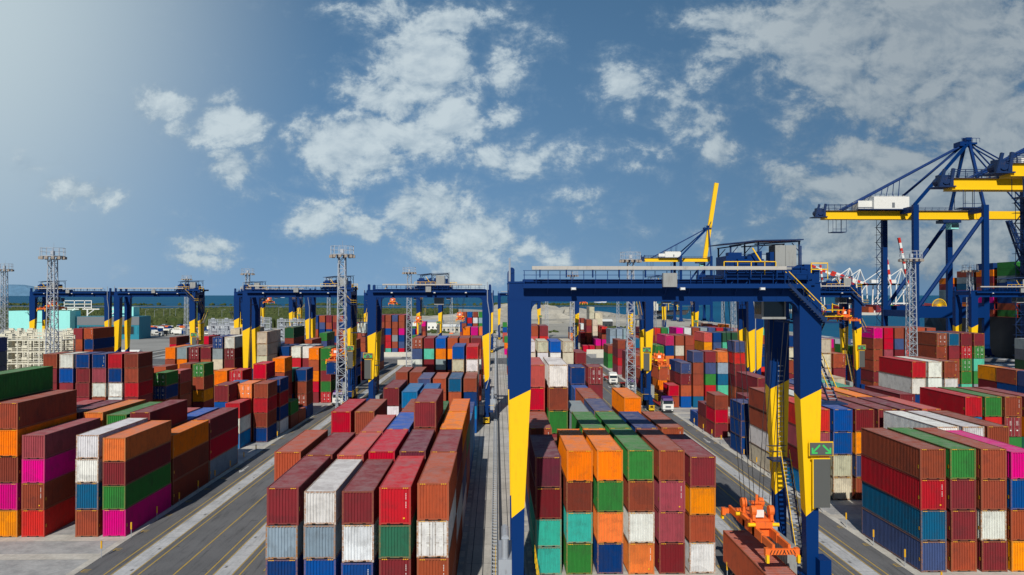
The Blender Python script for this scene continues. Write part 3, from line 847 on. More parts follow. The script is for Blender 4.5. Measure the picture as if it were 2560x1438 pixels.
for i, c in enumerate(('sa yo dr ma br', 'nv sl mg nv br', 'dg mi br br ma', 'dg sl br ma nv', 'br re br nv ma', 'br ma br br nv')):
    st('E', 245, i, c)
for i, c in enumerate(('mg sl cr br br', 'wh br br ma br', 'br re ma br nv', 'gy br re br ma', 'sl ma br br br', 're br ma nv nv')):
    st('E', 283, i, c)
for blk, Y, cc in (('E', 350, ('br rd bl br', 'ma cr br ma', 'rd br ma br', 'gr br br br', 'mi sl br nv', 'br nv ma br')),
                   ('E', 400, ('bl br br', 'bl bl nv', 'br ma rd', 'sl br ma', 'gr nv br', 'br br br'))):
    for i, c in enumerate(cc): st(blk, Y, i, c)
# pale-blue tank-like stacks
for i in range(3, 6): st('D', 310 + 30, i, 'lb lb lb br')
# block D2
for i, c in enumerate(('brd brm br ma br nv', 'tb ma br br nv br', 'ma red grd gr mi br', 'ma grd mi gr gy br')):
    st('D2', 180.5, i, c)
for i, c in enumerate(('mg br br br ma br', 'crm crm ro br br ma', 'brm slm drm br br ma', 'brm br sam br ma nv', 'rb mg gy br ma br', 'br ma br br br nv')):
    st('D2', 211, i, c)
st('D2', 152.5, 0, 'br bl br ma', L=6.058); st('D2', 158.8, 0, 'yo dr br ma', L=6.058); st('D2', 146.2, 0, 'sl nv br ma', L=6.058); st('D2', 158.8, 1, 'br ma nv', L=6.058); st('D2', 158.8, 2, 're br nv', L=6.058); st('D2', 158.8, 3, 'bl ma nv', L=6.058)
st('D2', 131, 0, 'ma dr', 3, L=6.058)
for i in range(6): st('D2', 262, i, ' '.join(rc.choice(WL) for _ in range(4)))
for i in range(6): st('D2', 300 + 45, i, ' '.join(rc.choice(WL) for _ in range(4)))
# block F
st('F', 188, 1, 'gy- sg- dg- br- ma- br-', L=6.058); st('F', 188, 2, 'gy- sg- gr- br- ma- br-', L=6.058); st('F', 188, 3, 'gy- sg- gr- br- ma- br-', L=6.058); st('F', 243, 3, 'or br br'); st('F', 243, 2, 'br br br'); st('F', 243, 4, 'br br br')
# hidden or far rows filled in loosely so that the blocks are whole from the side too
FILL = [('A', 225.4, 2, 5), ('A', 259, 1, 5), ('A', 290, 0, 4), ('Z', 224, 3, 5), ('Z', 262, 2, 4), ('Z', 290, 2, 3), ('Z', 380, 2, 5), ('B', 222, 4, 5), ('B', 262, 3, 4), ('C', 239, 3, 4), ('C', 262, 3, 3), ('C', 300 + 50, 2, 4),
        ('A', 400, 2, 5), ('A', 425, 3, 5), ('A', 455, 3, 4), ('D', 262, 3, 4), ('D', 430, 2, 5), ('E', 225, 3, 4), ('E', 430, 2, 4), ('D2', 230, 3, 4), ('D2', 400, 2, 4), ('D2', 430, 2, 4), ('E', 300 + 66, 2, 4), ('C', 440, 3, 5), ('B', 455, 3, 4), ('A2', 290, 2, 4), ('Z', 430, 2, 4)]
for blk, Y, lo, hi in FILL:
    for i in range(6):
        if (blk, round(Y, 1), i) in USED: continue
        nt = rc.randint(lo, hi)
        st(blk, Y, i, ' '.join(rc.choice(WL) + ('-' if rc.random() < .5 else '') for _ in range(nt)))
# containers on the ship's deck
SHIPC = []


def ship_stack(x, y, z, cols):
    for t, c in enumerate(cols.split()):
        code = 'or_' if c == 'or' else c
        SHIPC.append(dict(blk='S', Y=y, i=0, t=t, n=9, x=x, z=z + t * 2.9, H=2.896, L=12.192, c=code, door=False, mark=False))


rs = random.Random(5)
for k_, (y, nt) in enumerate(((371, 6), (356, 7), (341, 8), (326, 8), (311, 8), (296, 9), (281, 10), (266, 10), (251, 10), (236, 10), (221, 9), (206, 9))):
    for j in range(15):
        h = max(2, nt - (1 if rs.random() < .3 else 0))
        cols = []
        for t in range(h):
            cols.append(rs.choice(['br', 'ma', 'dr', 'rb', 'or', 'br', 'gr', 'nv', 'mg' if t < 3 else 'or', 'tb', 'ma', 'gy']))
        ship_stack(215.5 + 2.52 * j, y, 17.0, ' '.join(cols))

# ---- which boxes does the photograph show largest? (painter's rasteriser on box faces)
W_, H_ = 1280, 719
idb = np.full((H_, W_), -1, dtype=np.int32)
cy_, sy_ = math.cos(YAW), math.sin(YAW)
cp_, sp_ = math.cos(PITCH), math.sin(PITCH)


def proj(x, y, z):
    zz = z - CAM_H
    xr = x * cy_ - y * sy_; yr = x * sy_ + y * cy_
    d = yr * cp_ + zz * sp_; h = zz * cp_ - yr * sp_
    return (640 + .5 * F_PX * xr / d, 359.5 - .5 * F_PX * h / d)


def fill(poly, idv):
    xs = [p[0] for p in poly]; ys = [p[1] for p in poly]
    x0, x1 = max(0, int(min(xs))), min(W_, int(max(xs)) + 2)
    y0, y1 = max(0, int(min(ys))), min(H_, int(max(ys)) + 2)
    if x1 <= x0 or y1 <= y0: return
    X, Yy = np.meshgrid(np.arange(x0, x1) + .5, np.arange(y0, y1) + .5)
    mp = mn = None
    for i in range(4):
        a = poly[i]; b_ = poly[(i + 1) % 4]
        c_ = (b_[0] - a[0]) * (Yy - a[1]) - (b_[1] - a[1]) * (X - a[0])
        mp = (c_ >= 0) if mp is None else mp & (c_ >= 0)
        mn = (c_ <= 0) if mn is None else mn & (c_ <= 0)
    idb[y0:y1, x0:x1][mp | mn] = idv


ALL = CONT + SHIPC
order = sorted(range(len(ALL)), key=lambda q: (-(ALL[q]['Y'] + (ALL[q]['L'] if ALL[q]['L'] < 7 else 6)), -abs(ALL[q]['x'] + 1.2), ALL[q]['z']))
for q in order:
    c = ALL[q]
    x0, x1, y0, y1, z0, z1 = c['x'], c['x'] + CW, c['Y'], c['Y'] + c['L'], c['z'], c['z'] + c['H']
    P = {}
    for xx in (x0, x1):
        for yy in (y0, y1):
            for zz in (z0, z1):
                P[xx, yy, zz] = proj(xx, yy, zz)
    sx_ = x0 if x0 > 0 else x1
    fill([P[sx_, y0, z0], P[sx_, y1, z0], P[sx_, y1, z1], P[sx_, y0, z1]], q)
    if z1 < CAM_H:
        fill([P[x0, y0, z1], P[x1, y0, z1], P[x1, y1, z1], P[x0, y1, z1]], q)
    fill([P[x0, y0, z0], P[x1, y0, z0], P[x1, y0, z1], P[x0, y0, z1]], q)
ids, cn = np.unique(idb[idb >= 0], return_counts=True)
vis = {int(a): int(n) for a, n in zip(ids, cn)}
rank = sorted((q for q in vis if q < len(CONT)), key=lambda q: -vis[q])
INDIV = set(rank[:296])
print('containers', len(ALL), 'visible', len(vis), 'cut at px', vis[rank[min(295, len(rank) - 1)]])


def corr(bm, axis, a0, a1, fixed, inward, z0, z1, period, depth, mi=0):
    """corrugated wall: strips along axis ('x' or 'y') at coordinate fixed, grooves go inward"""
    n = max(1, round((a1 - a0) / period)); p = (a1 - a0) / n
    prof = []
    for i in range(n):
        s = a0 + i * p
        prof += [(s, 0), (s + .34 * p, 0), (s + .5 * p, 1), (s + .84 * p, 1)]
    prof.append((a1, 0))
    k0 = len(bm.v)
    for s, g in prof:
        f = fixed + inward * depth * g
        for z in (z0, z1):
            bm.v.append((s, f, z) if axis == 'x' else (f, s, z))
    for i in range(len(prof) - 1):
        a = k0 + 2 * i
        q = (a, a + 2, a + 3, a + 1)
        if (axis == 'x' and inward < 0) or (axis == 'y' and inward > 0): q = q[::-1]
        bm.f.append(q); bm.m.append(mi)


MESH = {}


def cont_meshes(L, H, door):
    key = (L, H, door)
    if key in MESH: return MESH[key]
    hw = CW / 2
    b = MB()
    zt = H - .045
    corr(b, 'y', .16, L - .16, -hw + .012, 1, .15, H - .07, .285, .055)
    corr(b, 'y', .16, L - .16, hw - .012, -1, .15, H - .07, .285, .055)
    corr(b, 'x', -hw + .13, hw - .13, L - .02, -1, .15, H - .08, .235, .05)
    if not door:
        corr(b, 'x', -hw + .13, hw - .13, .02, 1, .16, H - .10, .235, .075)
    # roof with shallow cross ribs
    n = int(L / .42); p = (L - .3) / n; k0 = len(b.v)
    for i in range(n):
        s = .15 + i * p
        for yy, zz in ((s, zt), (s + .55 * p, zt), (s + .68 * p, zt - .03), (s + .87 * p, zt - .03)):
            b.v += [(-hw + .05, yy, zz), (hw - .05, yy, zz)]
    b.v += [(-hw + .05, L - .15, zt), (hw - .05, L - .15, zt)]
    m = (len(b.v) - k0) // 2
    for i in range(m - 1):
        a = k0 + 2 * i
        b.f.append((a, a + 1, a + 3, a + 2)); b.m.append(0)
    b.box(-hw + .05, hw - .05, .05, .16, zt - .01, zt + .004)
    b.box(-hw + .05, hw - .05, L - .16, L - .05, zt - .01, zt + .004)
    b.quad((-hw + .05, .05, .16), (-hw + .05, L - .05, .16), (hw - .05, L - .05, .16), (hw - .05, .05, .16))
    body = b.mesh('container_body', M['cont'])
    f = MB()
    pw = .13
    for sx in (-1, 1):
        for y0, y1 in ((0, .16), (L - .16, L)):
            f.box(*sorted((sx * hw, sx * (hw - pw))), y0, y1, .12, H - .12)
            f.box(*sorted((sx * (hw + .004), sx * (hw - .165))), y0 - .004 if y0 == 0 else y0 - .02, y1 + .02 if y0 == 0 else y1 + .004, 0, .125)
            f.box(*sorted((sx * (hw + .004), sx * (hw - .165))), y0 - .004 if y0 == 0 else y0 - .02, y1 + .02 if y0 == 0 else y1 + .004, H - .122, H)
        f.box(*sorted((sx * hw, sx * (hw - .07))), .16, L - .16, H - .09, H - .012)
        f.box(*sorted((sx * hw, sx * (hw - .06))), .16, L - .16, .03, .16)
    for y0, y1 in ((.0, .09), (L - .09, L)):
        f.box(-hw + pw, hw - pw, y0, y1, H - .115, H - .02)
        # bottom sill with fork pockets
        f.box(-hw + pw, -.62, y0, y1, .05, .17); f.box(-.36, .36, y0, y1, .07, .17); f.box(.62, hw - pw, y0, y1, .05, .17)
        f.box(-.62, -.36, y0, y1, .12, .17); f.box(.36, .62, y0, y1, .12, .17)
    f.box(-.62, -.36, .02, .06, .0, .119, 3); f.box(.36, .62, .02, .06, .0, .119, 3)
    f.box(-.36, .36, .02, .05, .0, .069, 3)
    if H > 2.7:
        for sx in (-1, 1):
            for q in range(3):
                xx = sx * (hw - .26 - q * .15)
                f.box(xx - .05, xx + .05, -.003, .0, H - .105, H - .035, 1)
        for sx in (-1, 1):
            f.box(*sorted((sx * hw, sx * (hw + .003))), .25, .42, H * .34, H * .34 + .34, 1)
    # small white owner's code strip, unreadable at this distance
    fm = MB(); fm.v = list(f.v); fm.f = list(f.f); fm.m = list(f.m)
    for q in range(9):
        if q == 4: continue
        fm.box(hw - .40, hw - .35, -.003, .018, H - .55 - q * .13, H - .475 - q * .13, 2)
    fm.box(hw - .60, hw - .46, -.003, .018, .44, .56, 1)
    mats = [M['cframe'], M['ylwmark'], M['white'], M['dark']]
    frame = f.mesh('container_frame', mats); framem = fm.mesh('container_frame_marked', mats)
    leaf = bars = None
    if door:
        leaf = []; bars = []
        for sx in (-1, 1):
            d = MB()
            a, c_ = sorted((sx * .012, sx * (hw - pw)))
            d.box(a, c_, .03, .07, .17, H - .115)
            for j in range(4):      # pressed panels
                z0 = .24 + j * (H - .42) / 4; z1 = z0 + (H - .42) / 4 - .1
                d.box(a + .06, c_ - .06, .018, .03, z0, z1)
            # data panels
            xx = sx * .62 if sx > 0 else -.32
            for q in range(4):
                d.box(xx - .16, xx + .16, .012, .018, H * (.78 - .06 * q) - .03, H * (.78 - .06 * q) + .015, 1)
            d.box(xx - .1, xx + .12, .012, .018, H * .30, H * .30 + .16, 1)
            leaf.append(d.mesh('door_leaf', [M['cont'], M['white']]))
            e = MB()
            for xx in (sx * .22, sx * .86):
                e.tube((xx, -.004, .12), (xx, -.004, H - .09), .022, 6)
                for z in (.3, H * .35, H * .62, H - .3):
                    e.box(xx - .05, xx + .05, -.01, .03, z - .03, z + .03)
                e.box(min(xx, xx + sx * .3), max(xx, xx + sx * .3), -.018, .0, H * .40, H * .40 + .03)
            bars.append(e.mesh('locking_bar', M['rustbar']))
    MESH[key] = (body, frame, framem, leaf, bars)
    return MESH[key]


RUST = dict(wh=.75, cm=.8, lb=.85, gt=.5, tq=.5, lo=.5, gr=.35, yo=.5, nv=.35, sl=.5, tb=.5, gy=.5)
BLKTXT = dict(B='block left of the central track', C='block under the nearest crane', A='first block left of the left road', D='first block right of the right road',
              E='block two right of the right road', Z='block two left of the left road', A2='block beside the white racks', B2='grey block at the far left edge',
              D2='block nearest the ship cranes', F='block on the quay side')
ORD = ['front', 'second', 'third', 'fourth', 'fifth', 'sixth', 'seventh', 'eighth', 'ninth', 'tenth', 'eleventh', 'twelfth', 'thirteenth', 'fourteenth', 'fifteenth', 'sixteenth',
       'seventeenth', 'eighteenth', 'nineteenth', 'twentieth', 'twenty-first', 'twenty-second', 'twenty-third', 'twenty-fourth', 'twenty-fifth', 'twenty-sixth', 'twenty-seventh', 'twenty-eighth', 'twenty-ninth', 'thirtieth']
STK = ['leftmost', 'second', 'third', 'fourth', 'fifth', 'sixth', 'seventh', 'eighth']
TIER = ['topmost', 'second from top', 'third from top', 'fourth from top', 'fifth from top', 'sixth from top', 'seventh from top']
rows = {}
for c in CONT:
    rows.setdefault(c['blk'], set()).add(round(c['Y'], 1))
rows = {k_: sorted(v_) for k_, v_ in rows.items()}
stacks = {}
for c in CONT:
    stacks.setdefault((c['blk'], round(c['Y'], 1)), set()).add(round(c['x'], 2))
stacks = {k_: sorted(v_) for k_, v_ in stacks.items()}
seen = {}
jr = random.Random(4)
mass = MB(); mcol = []


def jcol(code, a=1.0):
    r_, g_, b_, _ = srgb(*PAL[code])
    k1 = jr.uniform(.88, 1.12)
    return (min(1, r_ * k1 * jr.uniform(.95, 1.05)), min(1, g_ * k1 * jr.uniform(.95, 1.05)), min(1, b_ * k1 * jr.uniform(.95, 1.05)), a)


for q, c in enumerate(ALL):
    x, y, z = c['x'], c['Y'], c['z']
    if q in INDIV:
        body, frame, framem, leaf, bars = cont_meshes(c['L'], c['H'], c['door'])
        dx = jr.uniform(-.035, .035); dyy = jr.uniform(-.09, .09)
        o = ob('shipping_container', body, loc=(x + CW / 2 + dx, y + dyy, z), rz=R(jr.uniform(-.22, .22)))
        col = jcol(c['c'], min(1, RUST.get(c['c'], .14) + jr.uniform(-.15, .2)))
        o.color = col
        fo = ob('frame', framem if (c['mark'] or (not c['door'] and c['c'] not in ('gt', 'tq') and jr.random() < .13)) else frame, o); fo.color = col
        if c['door']:
            for kk in range(2):
                lo_ = ob('door', leaf[kk], o); lo_.color = col
                ob('locking_bar', bars[kk], lo_)
        sz = 'long' if c['L'] > 7 else 'short'
        si = stacks[c['blk'], round(c['Y'], 1)]
        sidx = si.index(round(x, 2))
        stxt = 'only stack' if len(si) == 1 else ('rightmost stack' if sidx == len(si) - 1 else STK[sidx] + ' stack')
        ri = rows[c['blk']].index(round(c['Y'], 1))
        tier = TIER[c['n'] - 1 - c['t']] if c['n'] > 1 else 'alone'
        lab = '%s container, %s in %s, %s row, %s' % (NAMES[c['c']], tier, stxt, ORD[ri], BLKTXT[c['blk']])
        ws = lab.split()
        if len(ws) > 16:
            lab = lab.replace(' of the central track', ' of central track').replace('first block left of the left road', 'block beside the left road').replace('first block right of the right road', 'block beside the right road').replace('block two right of the right road', 'second right block').replace('block two left of the left road', 'second left block')
        tag(o, lab, 'shipping container', 'shipping containers stacked in the yard')
    else:
        e = .015
        col = jcol(c['c'])
        n0 = len(mass.f)
        mass.box(x + e, x + CW - e, y, y + c['L'], z + .02, z + c['H'] - .03)
        mcol += [col] * (len(mass.f) - n0)
        if c['Y'] < 330 and c['blk'] != 'S':   # dark gap line under each box
            dkc = (col[0] * .25, col[1] * .25, col[2] * .25, 1)
            n0 = len(mass.f); mass.box(x + .05, x + CW - .05, y + .02, y + c['L'] - .02, z, z + .02); mcol += [dkc] * (len(mass.f) - n0)
me = mass.mesh('container_mass', M['contmass'])
ca = me.attributes.new('paint', 'FLOAT_COLOR', 'FACE')
ca.data.foreach_set('color', np.array(mcol, dtype=np.float32).ravel())
tag(ob('shipping_containers', me), 'farther stacks of many coloured shipping containers, too many to count, on yard and ship', 'shipping containers', kind='stuff')

# ---------------------------------------------------------------- rubber-tyred gantry cranes
GA, WB = 23.5, 7.1            # leg spacing across and along
ZG0, ZG1 = 25.7, 27.3         # girder


def crane_meshes(mir):
    """mir False: truck lane, stair and sign panels on the right leg"""
    fx = (lambda x: GA - x) if mir else (lambda x: x)

    def bx(b, x0, x1, y0, y1, z0, z1, mi=0):
        a, c = sorted((fx(x0), fx(x1))); b.box(a, c, y0, y1, z0, z1, mi)
    D = {}
    # girder (local y = 0)
    b = MB()
    pts = [(-.9, ZG1), (-.9, ZG0 - .1), (.9, ZG0 - .1)]
    b.box(-.92, GA + .92, -.5, .5, ZG0, ZG1)
    for s, c in ((1, .9), (-1, GA - .9)):      # rounded haunches
        arc = [(c + s * .9 * (1 - math.cos(t)), ZG0 - .9 * (1 - math.sin(t)) ) for t in [math.pi / 2 * i / 6 for i in range(7)]]
        arc = [(c, ZG0)] + [(x, z) for x, z in arc]
        if s < 0: arc = arc[::-1]
        b.prism(arc, -.48, .48)
    b.box(-.95, GA + .95, -.56, .56, ZG1 - .12, ZG1 + .004); b.box(-.95, GA + .95, -.54, .54, ZG0 - .02, ZG0 + .06)
    b.box(-.92, -.45, -.3, .3, ZG1, 28.2); b.box(GA + .45, GA + .92, -.3, .3, ZG1, 28.2)     # end lugs
    b.tube((-.68, -.34, 28.2), (-.68, .34, 28.2), .24, 12); b.tube((GA + .68, -.34, 28.2), (GA + .68, .34, 28.2), .24, 12)
    b.box(.2, GA - .2, -.12, .12, ZG1, ZG1 + .15)                                            # trolley rail
    for i in range(13): b.box(1 + i * 1.8, 1.06 + i * 1.8, -.53, -.5, ZG0 + .1, ZG1 - .15)
    D['girder'] = b.mesh('girder', M['blue'])
    # walkway along the outside
    b = MB()
    b.box(.2, GA - .2, -1.35, -.56, ZG1 - .34, ZG1 - .26)
    for i in range(25):
        x = .3 + i * .95
        if i % 2 == 0: b.beam((x, -1.3, ZG1 - .3), (x, -.56, ZG0 + .55), .07)
        b.box(x - .025, x + .025, -1.36, -1.31, ZG1 - .3, 28.15)
    for z in (27.45, 27.8, 28.15): b.box(.2, GA - .2, -1.36, -1.32, z - .02, z + .02)
    b.box(.2, GA - .2, -1.38, -1.33, ZG1 - .55, ZG1 - .2)
    D['walkway'] = b.mesh('walkway', M['blue'])
    b = MB(); b.box(.9, GA - 2.3, -1.75, -1.42, 28.22, 28.50)
    for i in range(10): b.box(1.5 + i * 2.1, 1.58 + i * 2.1, -1.7, -1.35, 27.6, 28.22, 1)
    if mir: b.v = [(GA - x, y, z) for x, y, z in b.v]; b.f = [f[::-1] for f in b.f]
    D['duct'] = b.mesh('cable_duct', [M['duct'], M['blue']])
    b = MB(); bx(b, 11.3, 12.4, -1.9, -1.4, 26.85, 27.95); D['box'] = b.mesh('junction_box', M['grey'])
    b = MB()
    b.box(-.2, .2, -1.7, -1.4, 26.6, 26.82); b.box(-.15, .15, -1.74, -1.7, 26.63, 26.78, 1)
    D['lamps'] = b.mesh('floodlight', [M['galv'], M['white']])
    # legs
    def leg(side, rear):
        b = MB()
        cx = GA * side
        out = 1 if side else -1
        prof = [(25.75, .9, .75), (18.4, .86, .70), (9.0, .52, .52), (3.0, .46, .5)]

        def sec(z):
            for (za, wa, da), (zb, wb, db) in zip(prof, prof[1:]):
                if za >= z >= zb:
                    t = (za - z) / (za - zb)
                    return wa + (wb - wa) * t, da + (db - da) * t
            return prof[-1][1:]
        cuts = [25.75, 18.4, 8.9, 3.0]
        for i, (za, zb) in enumerate(zip(cuts, cuts[1:])):
            ring = []
            for z, first in ((zb, True), (za, False)):
                w_, d_ = sec(z)
                sh = (.90 - w_) * .45 * out
                sl = .42 if z in (18.4, 8.9) else 0
                for sx_, sy_ in ((-1, -1), (1, -1), (1, 1), (-1, 1)):
                    # boundary slopes up across the front face and up again towards the back
                    zz = z + sl * sx_ + (sl * .5 * sy_)
                    ring.append((cx + sh + sx_ * w_, sy_ * d_, zz))
            b.hexa(ring, 1 if i == 1 else 0)
        return b
    for side in (0, 1):
        b = leg(side, False); D['leg%d' % side] = b.mesh('leg', [M['blue'], M['yellow']])
    # sill beams along the ground with wheel bogies and striped end plates
    b = MB()
    b.box(-.42, .42, -2.1, WB + 2.1, 2.0, 3.1)
    for y in (-1.3, WB + 1.3):
        b.box(-.5, .5, y - 1.2, y + 1.2, 1.25, 2.0)
    b.box(-.5, .5, -.6, .6, 2.9, 3.4); b.box(-.5, .5, WB - .6, WB + .6, 2.9, 3.4)
    b.beam((0, .4, 6.0), (0, 2.8, 3.0), .22); b.beam((0, WB - .4, 6.0), (0, WB - 2.8, 3.0), .22)
    D['sill'] = b.mesh('sill_beam', M['blue'])
    b = MB()
    y = 0
    for y in (0,):
        for x0, x1 in ((-.62, -.12), (.06, .62)):
            b.tube((x0, y, .76), (x1, y, .76), .75, 16)
            b.tube((x0 - .02 if x0 < 0 else x1 - .01, y, .76), (x0 + .01 if x0 < 0 else x1 + .02, y, .76), .35, 10, 1)
    b.tube((-.3, 0, .76), (.3, 0, .76), .2, 8, 1)
    D['wheels'] = b.mesh('wheels', [M['black'], M['blue']])
    for y, s in ((-3.0, -1), (WB + 3.0, 1)):
        b = MB()
        b.box(-.3, .3, *sorted((y, y - s * 1.0)), .9, 1.3, 2)
        b.box(-.62, .62, *sorted((y, y - s * .15)), .35, 1.45, 0)
        yy = y + s * .004
        for q in range(4):      # chevrons
            for sx in (-1, 1):
                z0 = .36 + q * .30
                p = [(0, yy, z0 + .25), (0, yy, min(1.44, z0 + .38)), (sx * .6, yy, max(.36, z0 - .12 + .13)), (sx * .6, yy, max(.36, z0 - .12))]
                b.quad(*(p if sx * s > 0 else p[::-1]), 1)
        D['plate%d' % (s > 0)] = b.mesh('bumper_plate', [M['yellow'], M['black'], M['blue']])
    # cabinets and tanks on the sill of the lane side / engine on the other
    b = MB()
    b.box(.55, 1.35, .9, 5.6, 2.6, 5.4, 1)
    for i in range(12): b.box(1.35, 1.37, 1.0 + i * .38, 1.05 + i * .38, 2.8, 5.2, 2)
    D_b = MB(); D_b.box(.42, 1.3, 5.8, 6.8, 2.6, 5.9, 0); D['cab_t'] = D_b.mesh('control_locker', M['galv'])
    D_b = MB(); D_b.box(-1.35, -.42, -1.4, .3, 2.4, 5.0, 0); D['cab_b'] = D_b.mesh('motor_cabinet', M['blue'])
    D['cab_r'] = b.mesh('electrical_cabinets', [M['galv'], M['grey'], M['darkgrey'], M['blue']])
    b = MB()
    b.box(-1.75, -.55, .2, 5.4, 2.5, 4.7, 0); b.box(-1.6, -.42, 5.4, 6.8, 2.5, 4.2, 1)
    b.tube((-1.2, .6, 4.7), (-1.2, .6, 6.3), .28, 12, 0); b.tube((-1.2, .6, 6.3), (-1.2, 2.6, 6.6), .32, 12, 0)
    b.box(-1.75, -.42, -1.6, 5.5, 2.3, 2.5, 2)
    D['engine'] = b.mesh('power_unit', [M['galv'], M['grey'], M['blue']])
    # hand rails in yellow on both sides
    b = MB()
    b9 = MB()
    for z in (3.3, 3.8): b.box(-2.0, -1.96, -2.0, 6.6, z - .025, z + .025); b9.box(1.5, 1.54, -2.4, 6.8, z - .025, z + .025)
    for i in range(7):
        y = -2 + i * 1.4
        b.box(-2.0, -1.96, y, y + .04, 2.3, 3.8); b9.box(1.5, 1.54, y, y + .04, 2.3, 3.8)
    b.box(-2.0, -.5, -2.05, -2.0, 3.78, 3.83); b9.box(.5, 1.54, -2.45, -2.4, 3.78, 3.83)
    D['rails2'] = b9.mesh('handrail', M['yellow'])
    D['rails'] = b.mesh('handrail', M['yellow'])
    # cross ties between front and rear girder ends + trolley rails
    b = MB()
    b.box(-.35, .35, .5, WB - .5, 26.2, 27.2)
    t2 = MB(); t2.tube((0, .5, 23.9), (0, WB - .5, 23.9), .09); D['tube'] = t2.mesh('cross_tube', M['blue'])
    D['tie'] = b.mesh('tie_beam', M['blue'])
    # upper stair (front of the girder, lane side), mid platforms, flights down
    b = MB(); y = MB()

    def flight(p0, p1, wd, n):
        p0 = Vector(p0); p1 = Vector(p1)
        d = p1 - p0
        for i in range(n):
            q = p0 + d * ((i + .5) / n)
            if abs(d.x) > abs(d.y): b.box(q.x - .13, q.x + .13, q.y - wd / 2, q.y + wd / 2, q.z - .02, q.z + .02, 1)
            else: b.box(q.x - wd / 2, q.x + wd / 2, q.y - .13, q.y + .13, q.z - .02, q.z + .02, 1)
        o = Vector((0, wd / 2, 0)) if abs(d.x) > abs(d.y) else Vector((wd / 2, 0, 0))
        for s in (-1, 1):
            b.beam(p0 + o * s, p1 + o * s, .05, .24)
            up = Vector((0, 0, 1.0))
            y.beam(p0 + o * s + up, p1 + o * s + up, .05)
            for i in range(0, n + 1, 3):
                q = p0 + d * (i / n) + o * s
                b.box(q.x - .02, q.x + .02, q.y - .02, q.y + .02, q.z, q.z + 1.0)
    flight((GA - 2.0, -1.0, 27.1), (GA + 1.0, -1.0, 24.1), .75, 15)
    b.box(GA + .9, GA + 2.3, -1.4, 1.2, 23.95, 24.05)
    flight((GA + 1.5, .9, 24.0), (GA + 1.5, 4.6, 20.6), .7, 13)
    b.box(GA + .9, GA + 2.3, 4.4, 6.4, 20.5, 20.6)
    flight((GA + 2.7, 4.9, 20.5), (GA + 2.7, 1.4, 17.4), .7, 11); b.box(GA + .9, GA + 3.1, -.6, 1.4, 17.3, 17.4); b.box(GA + 2.3, GA + 3.1, 4.4, 6.4, 20.5, 20.6)
    for z in (18.0, 18.5): y.box(GA + 3.06, GA + 3.1, -.6, 1.4, z - .025, z + .025)
    for z in (24.5, 25.0): y.box(GA + 2.26, GA + 2.3, -1.4, 1.2, z - .025, z + .025); y.box(GA + .9, GA + 2.3, -1.42, -1.38, z - .025, z + .025)
    for z in (21.1, 21.6): y.box(GA + 2.26, GA + 2.3, 4.4, 6.4, z - .025, z + .025)
    # ladder down the rear leg then the last flight between the legs
    for z in range(20): b.box(GA - .25, GA + .25, WB - 1.0, WB - .96, 11.3 + z * .45, 11.34 + z * .45, 1)
    b.box(GA - .3, GA - .25, WB - 1.02, WB - .94, 10.8, 21.5); b.box(GA + .25, GA + .3, WB - 1.02, WB - .94, 10.8, 21.5)
    b.box(GA - 1.2, GA + .6, WB - 2.3, WB - .7, 11.6, 11.7)
    for z in (12.2, 12.7): y.box(GA - 1.2, GA - 1.16, WB - 2.3, WB - .7, z - .025, z + .025); b.box(GA - 1.2, GA + .6, WB - .72, WB - .68, z - .025, z + .025)
    flight((GA - .1, WB - 2.3, 11.65), (GA - .1, 1.1, 3.6), .75, 26)
    if mir:      # turned about: the stair hangs on the far side
        for q in (b, y):
            q.v = [(GA - x, WB - yy, z) for x, yy, z in q.v]
    D['stair'] = b.mesh('stair', [M['darkblue'], M['galv']]); 
    for nm_, cond in (('srail', lambda z: z > 15), ('srail2', lambda z: z <= 15)):
        h_ = MB(); h_.v = y.v
        for f_, m_ in zip(y.f, y.m):
            if cond(y.v[f_[0] - f_[0] % 8][2]): h_.f.append(f_); h_.m.append(m_)
        used = sorted({i_ for f_ in h_.f for i_ in f_}); rm = {o_: n_ for n_, o_ in enumerate(used)}
        h_.v = [y.v[i_] for i_ in used]; h_.f = [tuple(rm[i_] for i_ in f_) for f_ in h_.f]
        D[nm_] = h_.mesh('stair_rail', M['yellow'])
    # lane sign with two green arrows and tall display panel
    b = MB()
    cx = GA + .72
    b.box(cx - .92, cx + .92, -1.05, -.85, 13.32, 14.32, 0)
    b.box(cx - .99, cx + .99, -.98, -.88, 13.25, 14.40, 1)
    for s in (-1, 1):
        ox = cx + s * .46
        yy = -1.052
        zc = 13.8
        # diagonal shaft and corner head pointing down and outwards
        def pq(u_, v_): return (ox + s * (u_ + v_) * .7071, yy, zc - (u_ - v_) * .7071)
        def qd(a_, b_, c_, d_):
            q = [pq(*a_), pq(*b_), pq(*c_), pq(*d_)]
            b.quad(*(q if s < 0 else q[::-1]), 2)
        qd((-.48, -.07), (.30, -.07), (.30, .07), (-.48, .07))
        b.box(*sorted((ox + s * .33, ox + s * .20)), yy - .002, yy, zc - .36, zc + .12, 2)
        b.box(*sorted((ox + s * .33, ox - s * .14)), yy - .002, yy, zc - .36, zc - .23, 2)
    if mir: b.v = [(GA - x, yy, z) for x, yy, z in b.v]; b.f = [f[::-1] for f in b.f]
    D['sign'] = b.mesh('lane_sign', [M['panel'], M['yellow'], M['green']])
    b = MB()
    b.box(cx - .62, cx + .72, -1.0, -.78, 9.1, 13.0, 0)
    b.box(cx - .70, cx - .62, -1.0, -.85, 9.0, 13.05, 1); b.box(cx - .8, cx + .74, -1.0, -.85, 13.0, 13.08, 1)
    if mir: b.v = [(GA - x, yy, z) for x, yy, z in b.v]; b.f = [f[::-1] for f in b.f]
    D['panel'] = b.mesh('display_panel', [M['panel'], M['yellow']])
    # white conduit pipe on the far-side leg
    b = MB()
    xs = -.2
